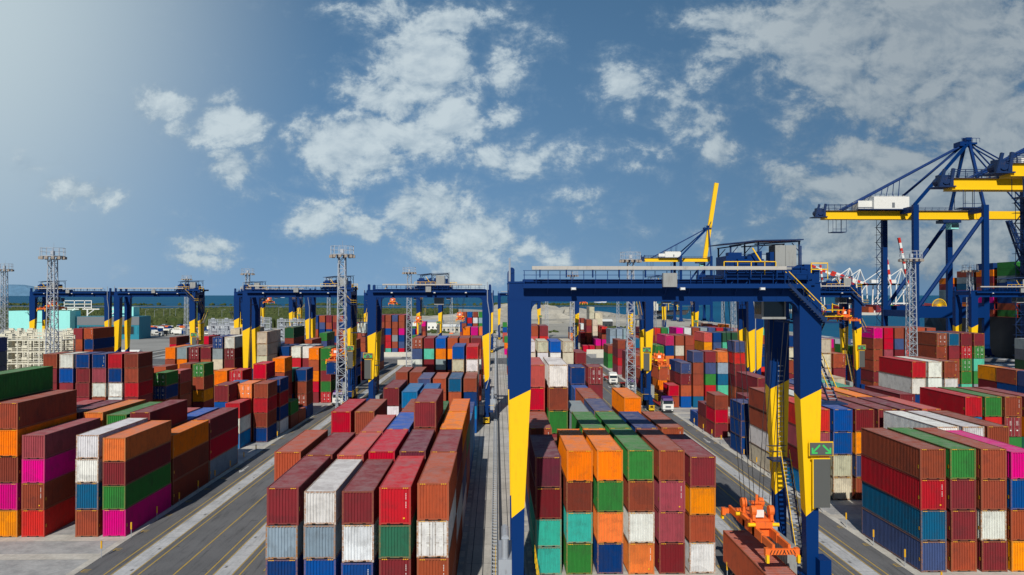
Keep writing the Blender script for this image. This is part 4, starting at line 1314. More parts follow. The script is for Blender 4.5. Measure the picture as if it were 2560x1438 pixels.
    pts = [(xs, -1.0, 28.9), (xs, -1.0, 25.0), (xs - .45, -1.0, 22.0), (xs - .45, -1.0, 9.5), (xs + .3, -.9, 7.0)] if mir else [(-.85, -.4, 29.2), (-.85, -.4, 26.6)]
    for a, c in zip(pts, pts[1:]): b.tube(a, c, .09, 6)
    if mir: b.v = [(GA - x, yy, z) for x, yy, z in b.v]; b.f = [f[::-1] for f in b.f]
    D['pipe'] = b.mesh('conduit', M['galv'])
    return D


def trolley_meshes():
    T = {}
    b = MB()
    b.box(-3.4, 3.4, -.7, WB + .7, 27.62, 27.85)
    b.box(-3.6, 3.6, -.9, -.5, 27.5, 28.0); b.box(-3.6, 3.6, WB + .5, WB + .9, 27.5, 28.0)
    for x in (-2.6, 2.6):
        for y in (0, WB): b.tube((x, y - .12, 27.6), (x, y + .12, 27.6), .28, 12)
    b.box(-3.2, -1.7, -.2, 2.8, 27.85, 29.4); b.tube((-1.2, .5, 28.6), (-1.2, 5.0, 28.6), .62, 16); b.box(-1.9, .2, 3.6, 6.2, 27.85, 29.3); b.hexa([(-1.5, -.3, 27.85), (-.3, -.3, 27.85), (-.3, 1.6, 27.85), (-1.5, 1.6, 27.85), (-1.5, -.3, 29.3), (-.3, -.3, 29.8), (-.3, 1.6, 29.8), (-1.5, 1.6, 29.3)]); b.box(.3, .62, -.5, .5, 27.85, 29.7); b.box(-3.2, 3.2, -.62, -.3, 27.85, 28.25); b.box(-2.9, -1.8, .2, 1.0, 29.4, 29.7); b.box(-.1, .3, 1.0, 3.0, 27.85, 29.2); b.box(2.5, 2.9, 1.0, 3.0, 27.85, 29.6); b.tube((2.75, -.7, 27.85), (2.75, -.7, 30.2), .05, 6); b.tube((-.9, -.6, 28.6), (.2, -.6, 28.6), .38, 12); b.box(-2.2, -1.9, 2.8, 3.6, 28.2, 28.8); b.box(3.2, 3.9, -.7, .3, 27.0, 27.9)
    b.tube((.6, .6, 28.5), (.6, 4.6, 28.5), .5, 14); b.box(-2.9, -.6, -.3, .9, 28.2, 28.9); b.box(-.4, .9, -.4, .5, 28.0, 28.8)
    b.tube((2.6, -.6, 28.0), (2.6, .2, 28.0), .62, 16); b.box(3.1, 3.7, -.5, 1.5, 27.9, 28.7); b.box(-2.6, -1.9, -.55, -.4, 27.9, 29.0)
    b.tube((-2.4, -.5, 28.7), (-1.4, -.5, 28.7), .45, 12)
    for q in range(9): b.box(-3.3 + q * .75, -3.24 + q * .75, -.86, -.8, 27.9, 28.5)
    b.box(-3.4, 3.3, -.86, -.82, 28.46, 28.52)
    for q in range(5): b.beam((-3.0 + q * 1.2, -.64, 27.0), (-2.6 + q * 1.2, -.64, 27.7), .1)
    T['machinery'] = b.mesh('hoist_machinery', M['blue'])
    b = MB(); b.box(.7, 2.45, -.5, .9, 27.9, 30.25); b.box(.68, .72, -.52, .92, 27.9, 30.27, 1); b.box(1.55, 1.57, -.51, -.5, 27.9, 30.25, 1); b.box(-.6, .1, -.6, -.4, 28.6, 29.0)
    T['cabinet'] = b.mesh('switch_cabinet', [M['grey'], M['darkgrey']])
    b = MB()
    for x, z in ((-2.6, 30.3), (-.3, 30.6), (3.1, 30.6)):
        for y in (.6, 4.2):
            b.box(x - .06, x + .06, y - .06, y + .06, 27.8, z)
            b.beam((x, y, z - .8), (x + (.6 if x < 3 else -.6), y, z - .1), .06)
    for y in (.6, 4.2): b.beam((-2.7, y, 30.25), (-.6, y, 30.55), .1); b.beam((-.6, y, 30.4), (3.2, y, 30.65), .1)
    b.box(-2.6, 3.1, .55, .61, 29.55, 29.6)
    b.hexa([(-3.3, .1, 30.35), (-.6, .1, 30.62), (-.6, 4.9, 30.7), (-3.3, 4.9, 30.45), (-3.3, .1, 30.43), (-.6, .1, 30.7), (-.6, 4.9, 30.78), (-3.3, 4.9, 30.53)])
    b.hexa([(-.7, .1, 30.63), (3.3, .1, 30.72), (3.3, 4.9, 30.85), (-.7, 4.9, 30.75), (-.7, .1, 30.72), (3.3, .1, 30.81), (3.3, 4.9, 30.94), (-.7, 4.9, 30.84)])
    T['canopy'] = b.mesh('canopy', M['darkblue'])
    b = MB()
    for z in (28.4, 28.9): b.box(-3.6, .6, -1.0, -.95, z - .03, z + .03)
    for x in (-3.6, -2.5, -1.4, -.3, .6): b.box(x - .03, x + .03, -1.0, -.95, 27.8, 28.9)
    b.beam((-1.3, -.98, 30.0), (-.6, -.98, 28.9), .09)
    T['rail'] = b.mesh('guard_rail', M['yellow']); b = MB()
    for z in (28.3, 28.8): b.box(3.6, 5.0, -.6, -.55, z - .04, z + .04)
    b.box(3.6, 3.66, -.6, -.55, 27.8, 28.8); b.box(4.95, 5.0, -.6, -.55, 27.5, 28.8)
    T['rail2'] = b.mesh('guard_rail', M['yellow'])
    b = MB(); b.box(.2, 2.2, 1.2, 3.2, 24.2, 26.3); b.box(.15, 2.25, 1.15, 3.25, 26.3, 26.9, 2)
    b.box(.35, 2.05, 1.17, 1.2, 24.4, 25.9, 1); b.box(.17, .2, 1.4, 3.0, 24.6, 25.9, 1); b.box(2.2, 2.23, 1.4, 3.0, 24.6, 25.9, 1)
    b.box(2.3, 3.5, 1.2, 3.2, 24.1, 24.2, 2); b.box(3.45, 3.5, 1.2, 3.2, 24.2, 25.3, 2)
    for x in (.4, 2.0): b.box(x - .1, x + .1, 2.0, 2.4, 26.9, 27.7, 2)
    T['cab'] = b.mesh('operator_cab', [M['grey'], M['glass'], M['darkblue']])
    return T


CM = {False: crane_meshes(False), True: crane_meshes(True)}
TM = trolley_meshes()


def gantry(xl, y, mir, tx, label):
    D = CM[mir]
    r = ob('gantry_crane', None, loc=(xl, y, 0))
    tag(r, label, 'gantry crane', 'rubber-tyred gantry cranes over the container blocks')
    ob('girder', D['girder'], r); ob('girder', D['girder'], r, (0, WB, 0))
    w1 = ob('walkway', D['walkway'], r); ob('cable_duct', D['duct'], r); ob('junction_box', D['box'], r); [ob('floodlight', D['lamps'], r, (fx_, 0, 0)) for fx_ in (4.2, 12.9, 19.3)]
    for fx_, gx_ in ((-.5, .55), (GA + .5, GA - .55)): ob('tie_beam', D['tie'], r, (fx_, 0, 0)); ob('cross_tube', D['tube'], r, (gx_, 0, 0))
    for s in (0, 1):
        for yy in (0, WB):
            ob('leg', D['leg%d' % s], r, (0, yy, 0))
        sb = ob('sill_beam', D['sill'], r, (GA * s, 0, 0)); [ob('wheel', D['wheels'], sb, (0, wy, 0)) for wy in (-1.95, -.35, WB + .35, WB + 1.95)]; ob('bumper_plate', D['plate0'], sb); ob('bumper_plate', D['plate1'], sb); ob('handrail', D['rails'], sb); ob('handrail', D['rails2'], sb)
    lane = 0 if mir else 1
    for s, nm, key in ((lane, 'electrical_cabinets', 'cab_r'), (1 - lane, 'power_unit', 'engine')):
        o = ob(nm, D[key], r, (GA * s, 0, 0))
        if key == 'cab_r':
            o2 = ob('control_locker', D['cab_t'], r, (GA * s, 0, 0)); o3 = ob('motor_cabinet', D['cab_b'], r, (GA * s, 0, 0))
            if s == 1: o.scale = o2.scale = o3.scale = (-1, 1, 1)
        if key == 'engine' and s == 1: o.scale = (-1, 1, 1)
    sg = ob('lane_sign', D['sign'], r); ob('display_panel', D['panel'], r); ob('conduit', D['pipe'], r)
    stt = ob('stair', D['stair'], r); ob('stair_rail', D['srail'], stt); ob('stair_rail', D['srail2'], stt)
    t = ob('trolley', TM['machinery'], r, (tx, 0, 0))
    for nm, key in (('switch_cabinet', 'cabinet'), ('canopy', 'canopy'), ('guard_rail', 'rail'), ('guard_rail', 'rail2'), ('operator_cab', 'cab')):
        ob(nm, TM[key], t)
    return r


def spreader_meshes():
    Sx = {}
    b = MB()
    # telescopic twin beams and end frames, 40 ft long, origin at centre of the underside
    for x in (-.62, .62):
        b.box(x - .13, x + .13, -3.4, 3.4, .2, .98)
        b.box(x - .10, x + .10, -5.9, 5.9, .28, .86)
    for y in (-5.95, 5.95):
        b.box(-1.2, 1.2, y - .18, y + .18, .12, .55)
        for x in (-1.18, 1.18): b.box(x - .16, x + .16, y - .22, y + .22, -.02, .62)
    b.box(-.75, .75, -1.6, -1.0, .2, .95); b.box(-.75, .75, 1.0, 1.6, .2, .95); b.box(-.9, .9, -.5, .5, .3, 1.0)
    Sx['frame'] = b.mesh('spreader_frame', M['orange'])
    b = MB(); b.box(-.1, .1, -.2, .2, -.45, .15); Sx['flipper'] = b.mesh('guide_flipper', M['yellow'])
    b = MB(); b.box(-1.0, 1.0, -6.15, -6.13, .14, .52, 0)
    for y, s in ((-6.02, -1),):
        if s < 0:
            for q in range(9):
                x = -1.0 + q * .25
                d = .16 if q < 4.5 else -.16
                yy = y - .138
                p = [(x - .03 , yy, .16), (x + .05, yy, .16), (x + .05 + d, yy, .50), (x - .03 + d, yy, .50)]
                b.quad(*p, 1)
    Sx['stripe'] = b.mesh('warning_stripes', [M['orange'], M['black']])
    b = MB()
    b.box(-1.0, 1.0, -1.4, 1.4, 1.05, 1.55); b.box(-.7, .7, -1.9, -1.3, .95, 1.45); b.box(-.7, .7, 1.3, 1.9, .95, 1.45)
    for x in (-.75, .75):
        for y in (-1.3, 1.3):
            b.box(x - .12, x + .12, y - .3, y + .3, 1.5, 2.35); b.tube((x - .2, y, 2.3), (x + .2, y, 2.3), .42, 14)
    b.box(-.3, .3, -.5, .5, 1.5, 2.5); b.tube((0, 0, 2.5), (0, 0, 3.3), .12); b.box(-.6, .6, -.3, .3, 2.6, 2.72); b.tube((-.9, -.8, 1.4), (-1.5, -.8, 1.9), .1)
    Sx['head'] = b.mesh('head_block', M['orange'])
    b = MB(); b.tube((-1.3, -1.7, 1.2), (1.3, -1.7, 1.2), .16, 10); b.tube((-1.3, 1.7, 1.2), (1.3, 1.7, 1.2), .16, 10); b.box(-.5, .2, -1.25, -1.1, 1.7, 2.3, 1)
    Sx['cyl'] = b.mesh('yellow_cylinders', [M['yellow'], M['white']])
    return Sx


SM = spreader_meshes()


def spreader(x, y, z, label, ztop=27.4, spread=1.6):
    r = ob('container_spreader', SM['frame'], loc=(x, y, z))
    tag(r, label, 'container spreader', 'orange spreaders hanging from the gantry cranes')
    [ob('guide_flipper', SM['flipper'], r, (fx_, fy_, 0)) for fx_ in (-1.22, 1.22) for fy_ in (-6.2, 6.2)]; ob('warning_stripes', SM['stripe'], r); h = ob('head_block', SM['head'], r); ob('damper', SM['cyl'], h)
    b = MB()
    for sx in (-1, 1):
        for sy in (-1, 1):
            for o_ in (-.16, .16):
                b.tube((sx * .75 + o_, sy * 1.3, 2.4), (sx * spread + o_ * 1.5, sy * 2.0, ztop - z), .028, 4, cap=False)
    ob('hoist_rope', b.mesh('hoist_rope', M['rope']), r)
    return r


gantry(1.95, 64.7, False, 20.0, 'nearest and largest blue and yellow gantry crane, spanning the centre block')
gantry(-25.45, 164.5, True, 12.4, 'blue and yellow gantry crane over the block left of the central track, trolley mid-span')
gantry(-58.5, 188.5, False, 21.0, 'gantry crane left of the left road, lowering a navy container beside the truck')
gantry(-86.15, 267.0, True, 5.0, 'gantry crane behind the cream refrigerated containers, trolley at its left end')
gantry(-146.9, 256.0, True, 4.6, 'leftmost gantry crane in front of the mint green building')
gantry(-119.2, 253.5, False, 22.0, 'gantry crane joining the leftmost one, trolley at its right end')
gantry(35.0, 181.5, True, 3.2, 'gantry crane by the right road, holding a brown container above the purple-topped truck')
gantry(62.6, 188.5, False, 19.5, 'gantry crane right of the nearest crane, in front of the pale water')
gantry(123.35, 203.5, False, 12.0, 'rightmost gantry crane, before the black ship hull')
gantry(-58.5, 360.0, False, 21.0, 'distant gantry crane whose right leg stands left of the orange spreader')
gantry(-25.45, 364.0, True, 2.5, 'distant gantry crane seen through the trolley-mid-span crane')
gantry(-119.2, 374.0, False, 8.0, 'far gantry crane behind the left pair of cranes')
gantry(-146.9, 500.0, False, 8.0, 'farthest gantry crane on the left, by the lorry park')
gantry(35.0, 343.0, True, 3.0, 'distant gantry crane by the tall cream stack')
gantry(1.95, 470.0, False, 15.0, 'farthest gantry crane in the middle, before the sand mounds')
gantry(95.7, 378.0, True, 8.0, 'distant gantry crane framed by the nearest crane, right of its middle')
gantry(95.7, 560.0, True, 12.0, 'farthest gantry crane on the right, by the quay')

spreader(22.42, 68.2, 5.75, 'big orange spreader hanging just above the brown container on the trailer', spread=2.2)
spreader(-38.1, 191.6, 10.75, 'orange spreader gripping the navy container beside the lattice mast')
spreader(37.8, 184.2, 10.0, 'orange spreader gripping the brown container over the truck lane')
spreader(-13.0, 290, 17.2, 'orange spreader raised under the crane left of the central track', 27)
spreader(-32.9, 340, 14.5, 'orange spreader over the road between two distant cranes', 27)
spreader(-141.5, 257, 21.6, 'orange spreader under the leftmost gantry crane')
spreader(-119.0, 420, 22.2, 'orange spreader hanging over the green scrub', 27)
spreader(84.0, 191, 20.0, 'orange spreader under the crane before the pale water')
spreader(44.0, 400, 22.0, 'small orange spreader above the far sand bank', 27)
spreader(-48.5, 376, 22.0, 'orange spreader hanging over the far shore left of the mast', 27)


def hung(x, y, z, L, code, label, group):
    body, frame, framem, leaf, bars = cont_meshes(L, 2.896, False)
    o = ob('shipping_container', body, loc=(x, y, z)); col = jcol(code, .3); o.color = col
    f = ob('frame', framem, o); f.color = col
    tag(o, label, 'shipping container', group)


hung(22.42, 62.0, 1.35, 12.192, 'rb', 'brown container on the trailer under the big orange spreader', 'containers being moved')
hung(-38.1, 185.5, 7.8, 12.192, 'nv', 'navy container hanging from a spreader beside the lattice mast', 'containers being moved')
hung(37.8, 178.1, 7.05, 12.192, 'rb', 'brown container hanging from a spreader over the truck lane', 'containers being moved')


# ---------------------------------------------------------------- trucks
def truck(x, y, label, colr='white', load=False, rz=0.0, roof='purple', pick=False):
    r = ob('truck', None, loc=(x, y, 0), rz=rz)
    tag(r, label, 'truck', 'container trucks on the roads')
    b = MB()       # cab faces -Y
    b.prism([(-1.22, .75), (1.22, .75), (1.22, 2.0), (1.12, 2.95), (-1.12, 2.95), (-1.22, 2.0)], .18, 2.2)
    b.hexa([(-1.22, .02, .75), (1.22, .02, .75), (1.22, .2, .75), (-1.22, .2, .75), (-1.22, .02, 1.95), (1.22, .02, 1.95), (1.22, .2, 1.98), (-1.22, .2, 1.98)])
    ob('cab', b.mesh('truck_cab', M[colr]), r)
    b = MB(); b.hexa([(-1.1, .04, 1.97), (1.1, .04, 1.97), (1.1, .2, 1.99), (-1.1, .2, 1.99), (-1.05, .16, 2.75), (1.05, .16, 2.75), (1.05, .3, 2.8), (-1.05, .3, 2.8)])
    for s in (-1, 1): b.box(*sorted((s * 1.20, s * 1.235)), .4, 1.5, 2.0, 2.65)
    ob('windscreen', b.mesh('windscreen', M['glass']), r)
    b = MB(); b.hexa([(-1.15, -.05, 2.72), (1.15, -.05, 2.72), (1.2, 2.2, 2.9), (-1.2, 2.2, 2.9), (-1.05, .15, 3.2), (1.05, .15, 3.2), (1.1, 2.1, 3.55), (-1.1, 2.1, 3.55)])
    ob('roof_fairing', b.mesh('roof_fairing', M[roof]), r)
    b = MB(); b.box(-1.23, 1.23, -.08, .25, .35, .78); b.box(-.6, .6, -.005, .02, 1.15, 1.55)
    for z in (1.2, 1.3, 1.4, 1.5): b.box(-.58, .58, -.02, 0, z - .02, z + .01, 1)
    ob('bumper', b.mesh('bumper', [M['darkgrey'], M['galv']]), r)
    for s in (-1, 1):
        b = MB(); b.box(*sorted((s * .72, s * 1.08)), -.11, -.08, .48, .68); ob('headlight', b.mesh('headlight', M['white']), r)
        b = MB(); b.box(*sorted((s * 1.3, s * 1.45)), .0, .12, 1.9, 2.5); b.beam((s * 1.2, .1, 2.4), (s * 1.35, .06, 2.4), .04); ob('mirror', b.mesh('mirror', M['black']), r)
    b = MB(); b.box(-.45, -.3, .6, 14.2, .95, 1.25); b.box(.3, .45, .6, 14.2, .95, 1.25)
    for i in range(8): b.box(-1.15, 1.15, 3.0 + i * 1.55, 3.2 + i * 1.55, 1.1, 1.26)
    ob('chassis', b.mesh('chassis', M['hullred'] if not load else M['darkgrey']), r)
    for yy in (1.1, 4.0, 11.4, 12.7):
        for s in (-1, 1):
            b = MB(); b.tube((s * .8, 0, .52), (s * 1.2, 0, .52), .52, 14); b.tube((s * 1.2, 0, .52), (s * 1.215, 0, .52), .26, 10, 1)
            ob('wheel', b.mesh('truck_wheel', [M['black'], M['galv']]), r, (0, yy, 0))
    return r


truck(-37.4, 189.0, 'white truck with purple roof under the crane left of the left road')
truck(38.3, 176.6, 'white truck with purple roof beside the yellow chevron bumper, right road')
truck(34.3, 232.0, 'white flatbed truck with brown trailer on the right road', roof='white')
truck(36.6, 214.0, 'white truck partly hidden behind the lattice mast, right road')
truck(22.42, 59.0, 'truck and trailer under the nearest crane, carrying the brown container', load=True)


# ---------------------------------------------------------------- lattice floodlight masts
def mast_mesh(H=36.2):
    P = {}
    b = MB()
    n = 26
    w0, w1 = 1.0, .62

    def hw(z): return w0 + (w1 - w0) * z / H
    for sx, sy in ((-1, -1), (1, -1), (1, 1), (-1, 1)):
        b.beam((sx * w0, sy * w0, 0), (sx * w1, sy * w1, H - 2.2), .17)
    for i in range(n):
        z0 = (H - 2.2) * i / n; z1 = (H - 2.2) * (i + 1) / n
        a, c = hw(z0), hw(z1)
        s = 1 if i % 2 else -1
        b.beam((-a * s, -a, z0), (c * s, -c, z1), .09); b.beam((-a * s, a, z0), (c * s, c, z1), .09)
        b.beam((-a, -a * s, z0), (-c, c * s, z1), .09); b.beam((a, -a * s, z0), (a, c * s, z1), .09)
        for sgn in (-1, 1):
            b.box(-a, a, sgn * a - .04, sgn * a + .04, z0 - .04, z0 + .04); b.box(sgn * a - .04, sgn * a + .04, -a, a, z0 - .04, z0 + .04)
    P['shaft'] = b.mesh('lattice_shaft', M['galv'])
    b = MB()
    b.tube((0, 0, H - 2.1), (0, 0, H - 1.95), 2.3, 12, cap=True)
    for k_ in range(12):
        t = 2 * math.pi * k_ / 12; t2 = 2 * math.pi * (k_ + 1) / 12
        p = (2.25 * math.cos(t), 2.25 * math.sin(t)); p2 = (2.25 * math.cos(t2), 2.25 * math.sin(t2))
        b.box(p[0] - .04, p[0] + .04, p[1] - .04, p[1] + .04, H - 1.95, H - .3)
        for z in (H - .35, H - 1.1): b.beam((*p, z), (*p2, z), .06)
    b.box(-.3, .3, -.3, .3, H - 2.2, H - .9); b.tube((0, .4, H - 1), (0, .4, H + .8), .03, 4)
    P['platform'] = b.mesh('platform', M['galv'])
    b = MB()
    b.box(-.28, .28, -.2, .2, H - 2.65, H - 2.1)
    P['lamp'] = b.mesh('floodlights', M['rustbar'])
    b = MB(); b.box(-1.3, 1.3, -1.3, 1.3, 0, .7); P['base'] = b.mesh('mast_base', M['orange'])
    return P


MM = mast_mesh()
for x, y, lab in ((-30.3, 157.5, 'tall lattice floodlight mast by the left road, in front of the navy container'), (30.3, 178.8, 'tall lattice floodlight mast by the right road beside the trucks'),
                  (-91.1, 92.5 * 12.2 * 0 + 165.5, 'tall lattice mast at the far left behind the six-high stack'), (91.1, 173.0, 'tall lattice mast at the right, in front of the pink-topped stack'),
                  (-30.3, 279.0, 'slim lattice mast with orange base behind the mid-span crane'), (-91.1, 294.0, 'lattice mast rising above the second left crane pair'), (-151.8, 249.0, 'lattice mast cut by the left picture edge'),
                  (-151.8, 394.0, 'small mast standing behind the right end of the left crane pair'), (151.8, 252.0, 'dark mast in front of the ship containers'), (30.3, 316.0, 'thin mast beside the blue container stacks'),
                  (30.3, 477.0, 'thin mast left of the sand mounds'), (91.1, 304.0, 'lattice mast left of the tall paired legs'), (91.1, 456.0, 'thin distant mast by the far quay'), (-91.1, 436.0, 'thin mast behind the distant left stacks'),
                  (-30.3, 541.0, 'farthest thin mast on the left road'), (91.1, 594.0, 'farthest thin mast near the water on the right'), (151.8, 530.0, 'thin mast by the far quay cranes')):
    r = ob('floodlight_mast', MM['shaft'], loc=(x, y, 0)); tag(r, lab, 'light mast', 'lattice floodlight masts')
    pl = ob('platform', MM['platform'], r); [ob('floodlight', MM['lamp'], pl, (2.25 * math.cos(t_ * math.pi / 6), 2.25 * math.sin(t_ * math.pi / 6), 0)) for t_ in range(12)]; ob('mast_base', MM['base'], r)

# ---------------------------------------------------------------- ship-to-shore quay cranes (boom along x, water on the right)
def quay_meshes(raised):
    Q = {}
    G, WD = 30.0, 27.0
    y0, y1 = -WD / 2, WD / 2
    yc = 0.0
    b = MB()
    for x in (0, G):
        for y in (y0, y1):
            b.box(x - 1.15, x + 1.15, y - .9, y + .9, 3, 62.0)
        b.box(x - .9, x + .9, y0, y1, 2.2, 5.0)
    Q['legs'] = None
    lg = MB(); lg.box(-1.15, 1.15, -.9, .9, 2.0, 64.5)
    lg.hexa([(-2.0, -1.2, .8), (2.0, -1.2, .8), (2.0, 1.2, .8), (-2.0, 1.2, .8), (-1.2, -.95, 4.5), (1.2, -.95, 4.5), (1.2, .95, 4.5), (-1.2, .95, 4.5)])
    for k_ in range(4): lg.tube((-3 + k_ * 2, -.4, .5), (-3 + k_ * 2, .4, .5), .5, 12)
    Q['leg'] = lg.mesh('crane_leg', M['blue'])
    b = MB()
    b.box(1.15, G - 1.15, -.85, .85, 16.6, 21.4)
    b8 = MB(); b8.box(-.9, .9, y0 + .9, y1 - .9, 16.8, 19.6); Q['cross_lo'] = b8.mesh('cross_beam', M['blue'])
    b8 = MB(); b8.box(-.8, .8, y0 + .9, y1 - .9, 61.5, 64.0); Q['cross_hi'] = b8.mesh('cross_beam', M['blue'])
    Q['portal'] = b.mesh('portal_beam', M['blue'])
    b = MB()
    b.tube((1.0, 0, 21.0), (G - 1.2, 0, 59.0), .85, 12)
    Q['brace'] = b.mesh('diagonal_brace', M['blue'])
    # main girder (rear part always level)
    b = MB()
    b.box(-34.0, G + 3, -2.4, 2.4, 59.6, 63.0)
    b.box(-34.0, G + 3, -2.6, 2.6, 59.4, 59.6); b.box(-34.0, G + 3, -2.6, 2.6, 63.0, 63.15)
    Q['girder'] = b.mesh('main_girder', M['yellow'])
    b = MB()
    if raised:
        a = R(81); L = 77
        p = Vector((G - 3, 0, 62)); q = p + Vector((math.cos(a), 0, math.sin(a))) * L
        b.beam(p, q, 4.0, 2.6)
    else:
        b.box(G + 3.1, G + 62, -2.4, 2.4, 59.6, 63.0)
    Q['boom'] = b.mesh('boom', M['yellow'])
    b = MB()
    for y in (-3.2, 3.2):
        for z in (63.9, 64.5): b.box(-41, G + 3, y - .06, y + .06, z - .06, z + .06)
        for i in range(25): b.box(-41 + i * 3, -40.9 + i * 3, y - .05, y + .05, 63, 64.5)
        b.box(-41, G + 3, min(y, y * .8), max(y, y * .8), 62.9, 63.05)
    b.box(-44, -38.5, -3.2, 3.2, 60.2, 60.6); b.box(-43, -39, -2.6, -.6, 60.6, 64.0); b.box(-42, -39.5, .6, 2.6, 60.6, 64.5)
    b.beam((-43.4, -2.8, 60.6), (-42.0, -2.8, 65.8), .8); b.beam((-40.2, -2.8, 60.6), (-39.2, -2.8, 66.0), .9)
    b.tube((-41.5, -3, 62.3), (-41.5, 3, 62.3), 1.3, 12); b.box(-39, -30, -.8, -.6, 65.3, 65.5); b.box(-39, -22, -2.9, -2.7, 65.6, 65.8)
    for i in range(7): b.box(-38 + i * 2.6, -37.85 + i * 2.6, -2.9, -2.7, 63, 65.8)
    b.v = [(x + 5.5 if x < -27 else x, y, z) for x, y, z in b.v]
    Q['gear'] = b.mesh('walkway', M['darkblue'])
    b = MB()
    b.hexa([(-13.5, -5, 63.6), (2, -5, 63.6), (2, 5, 63.6), (-13.5, 5, 63.6), (-13.5, -5, 69.0), (2, -5, 69.0), (2, 5, 69.0), (-13.5, 5, 69.0)])
    b.hexa([(-13.5, -5.05, 69.0), (2, -5.05, 69.0), (2, 5.05, 69.0), (-13.5, 5.05, 69.0), (-13.4, -.4, 69.9), (1.9, -.4, 69.9), (1.9, .4, 69.9), (-13.4, .4, 69.9)])
    b.box(-19.5, -13.5, -3, 3, 63.6, 67.4)
    b.box(-5.6, -4.4, -5.08, -5.0, 64.2, 66.4, 1); b.box(-20, 2.2, -5.6, 5.6, 63.2, 63.6, 2)
    for i in range(8): b.box(-13 + i * 2, -12.9 + i * 2, -5, -4.9, 69.0, 70.1, 2)
    b.box(-13.4, 2, -5, -4.9, 70.05, 70.15, 2)
    Q['house'] = b.mesh('machinery_house', [M['white'], M['greywall'], M['darkblue']])
    b = MB()
    ap = Vector((G + .5, 0, 93.5))
    for y in (y0 * .95, y1 * .95):
        b.beam((G, y, 64), (ap.x, y * .12, ap.z), 1.1); b.beam((0, y, 64.4), (ap.x, y * .12, ap.z), 1.1)
    b.box(ap.x - 3, ap.x + 3, -2.6, 2.6, 92.4, 93.2); b.box(ap.x - 1.2, ap.x + 1.2, -1.6, 1.6, 93.2, 95.6); b.box(ap.x - 4.6, ap.x - 2.6, -2.6, 2.6, 91.6, 93.6)
    for i in range(6): b.box(ap.x - 4 + i * 1.6, ap.x - 3.85 + i * 1.6, -2.7, -2.6, 93.2, 95.0)
    b.box(ap.x - 4, ap.x + 4.1, -2.7, -2.6, 94.9, 95.1)
    Q['aframe'] = b.mesh('a_frame', M['blue'])
    b = MB()
    for y in (-2.6, 2.6):
        b.tube(ap + Vector((0, y * .5, 0)), (-26.5, y, 63.2), .42, 8)
        b.tube((-6, y, 75.0 - 1), (-7, y, 69.5), .16, 6); b.tube((-1, y, 76.6), (-1.6, y, 69.5), .16, 6)
        if not raised:
            b.tube(ap + Vector((0, y * .5, 0)), (G + 28, y, 63.2), .34, 8); b.tube(ap + Vector((0, y * .5, 0)), (G + 55, y, 63.2), .34, 8)
        else:
            b.tube(ap + Vector((0, y * .5, 0)), (G - 3 + 38 * math.cos(R(81)), y, 62 + 38 * math.sin(R(81))), .3, 8)
    Q['stay'] = b.mesh('stays', M['blue'])
    b = MB()
    for side in range(1):
        x, y = -2.7, y1 - .6
        for i in range(16):
            z = 6 + i * 3.4
            b.box(x - 1.6, x + 1.4, y - 1.0, y + 1.0, z, z + .12)
            s = 1 if i % 2 else -1
            b.beam((x - 1.3 * s, y, z), (x + 1.3 * s, y, z + 3.4), .55, .15)
            for xx in (x - 1.6, x + 1.4): b.box(xx - .08, xx + .08, y - 1.0, y - .9, z, z + 3.4)
            b.box(x - 1.6, x + 1.4, y - 1.02, y - .94, z + 1.0, z + 1.1)
    Q['tower'] = b.mesh('stair_tower', M['darkblue'])
    b = MB()
    b.box(G - 12, G - 4, -3, 3, 57.9, 59.2, 0); b.box(G - 8, G - 4.6, -2.0, 2.0, 55.2, 57.9, 1); b.box(G - 7.9, G - 4.5, -2.05, -2.0, 55.8, 57.2, 2)
    Q['cab'] = b.mesh('operator_trolley', [M['darkblue'], M['mint'], M['glass']]); b = MB()
    b.box(-30.5, -24.5, -2.5, 2.5, 53.6, 53.9, 0)
    for x in (-30.5, -27.0, -24.6): b.box(x, x + .15, -2.5, -2.35, 53.9, 59.4, 0); b.box(x, x + .15, 2.35, 2.5, 53.9, 59.4, 0)
    b.box(-30.5, -24.5, -2.5, -2.4, 55.0, 55.15, 0)
    Q['basket'] = b.mesh('maintenance_basket', M['darkblue'])
    b = MB()
    for i in range(22):
        t = math.pi * i / 21
    b.tube((11, 1.2 + y0, 21.6), (11, 1.9 + y0, 21.6), .5, 16)
    for i in range(28):
        t = 2 * math.pi * i / 28
        b.beam((11, y0 + 1.6, 21.6), (11 + 3.0 * math.cos(t), y0 + 1.6, 21.6 + 3.0 * math.sin(t)), .13)
        t2 = 2 * math.pi * (i + 1) / 28
        b.beam((11 + 3.0 * math.cos(t), y0 + 1.6, 21.6 + 3.0 * math.sin(t)), (11 + 3.0 * math.cos(t2), y0 + 1.6, 21.6 + 3.0 * math.sin(t2)), .25)
    Q['reel'] = b.mesh('cable_reel', M['yellow'])
    return Q, G, WD


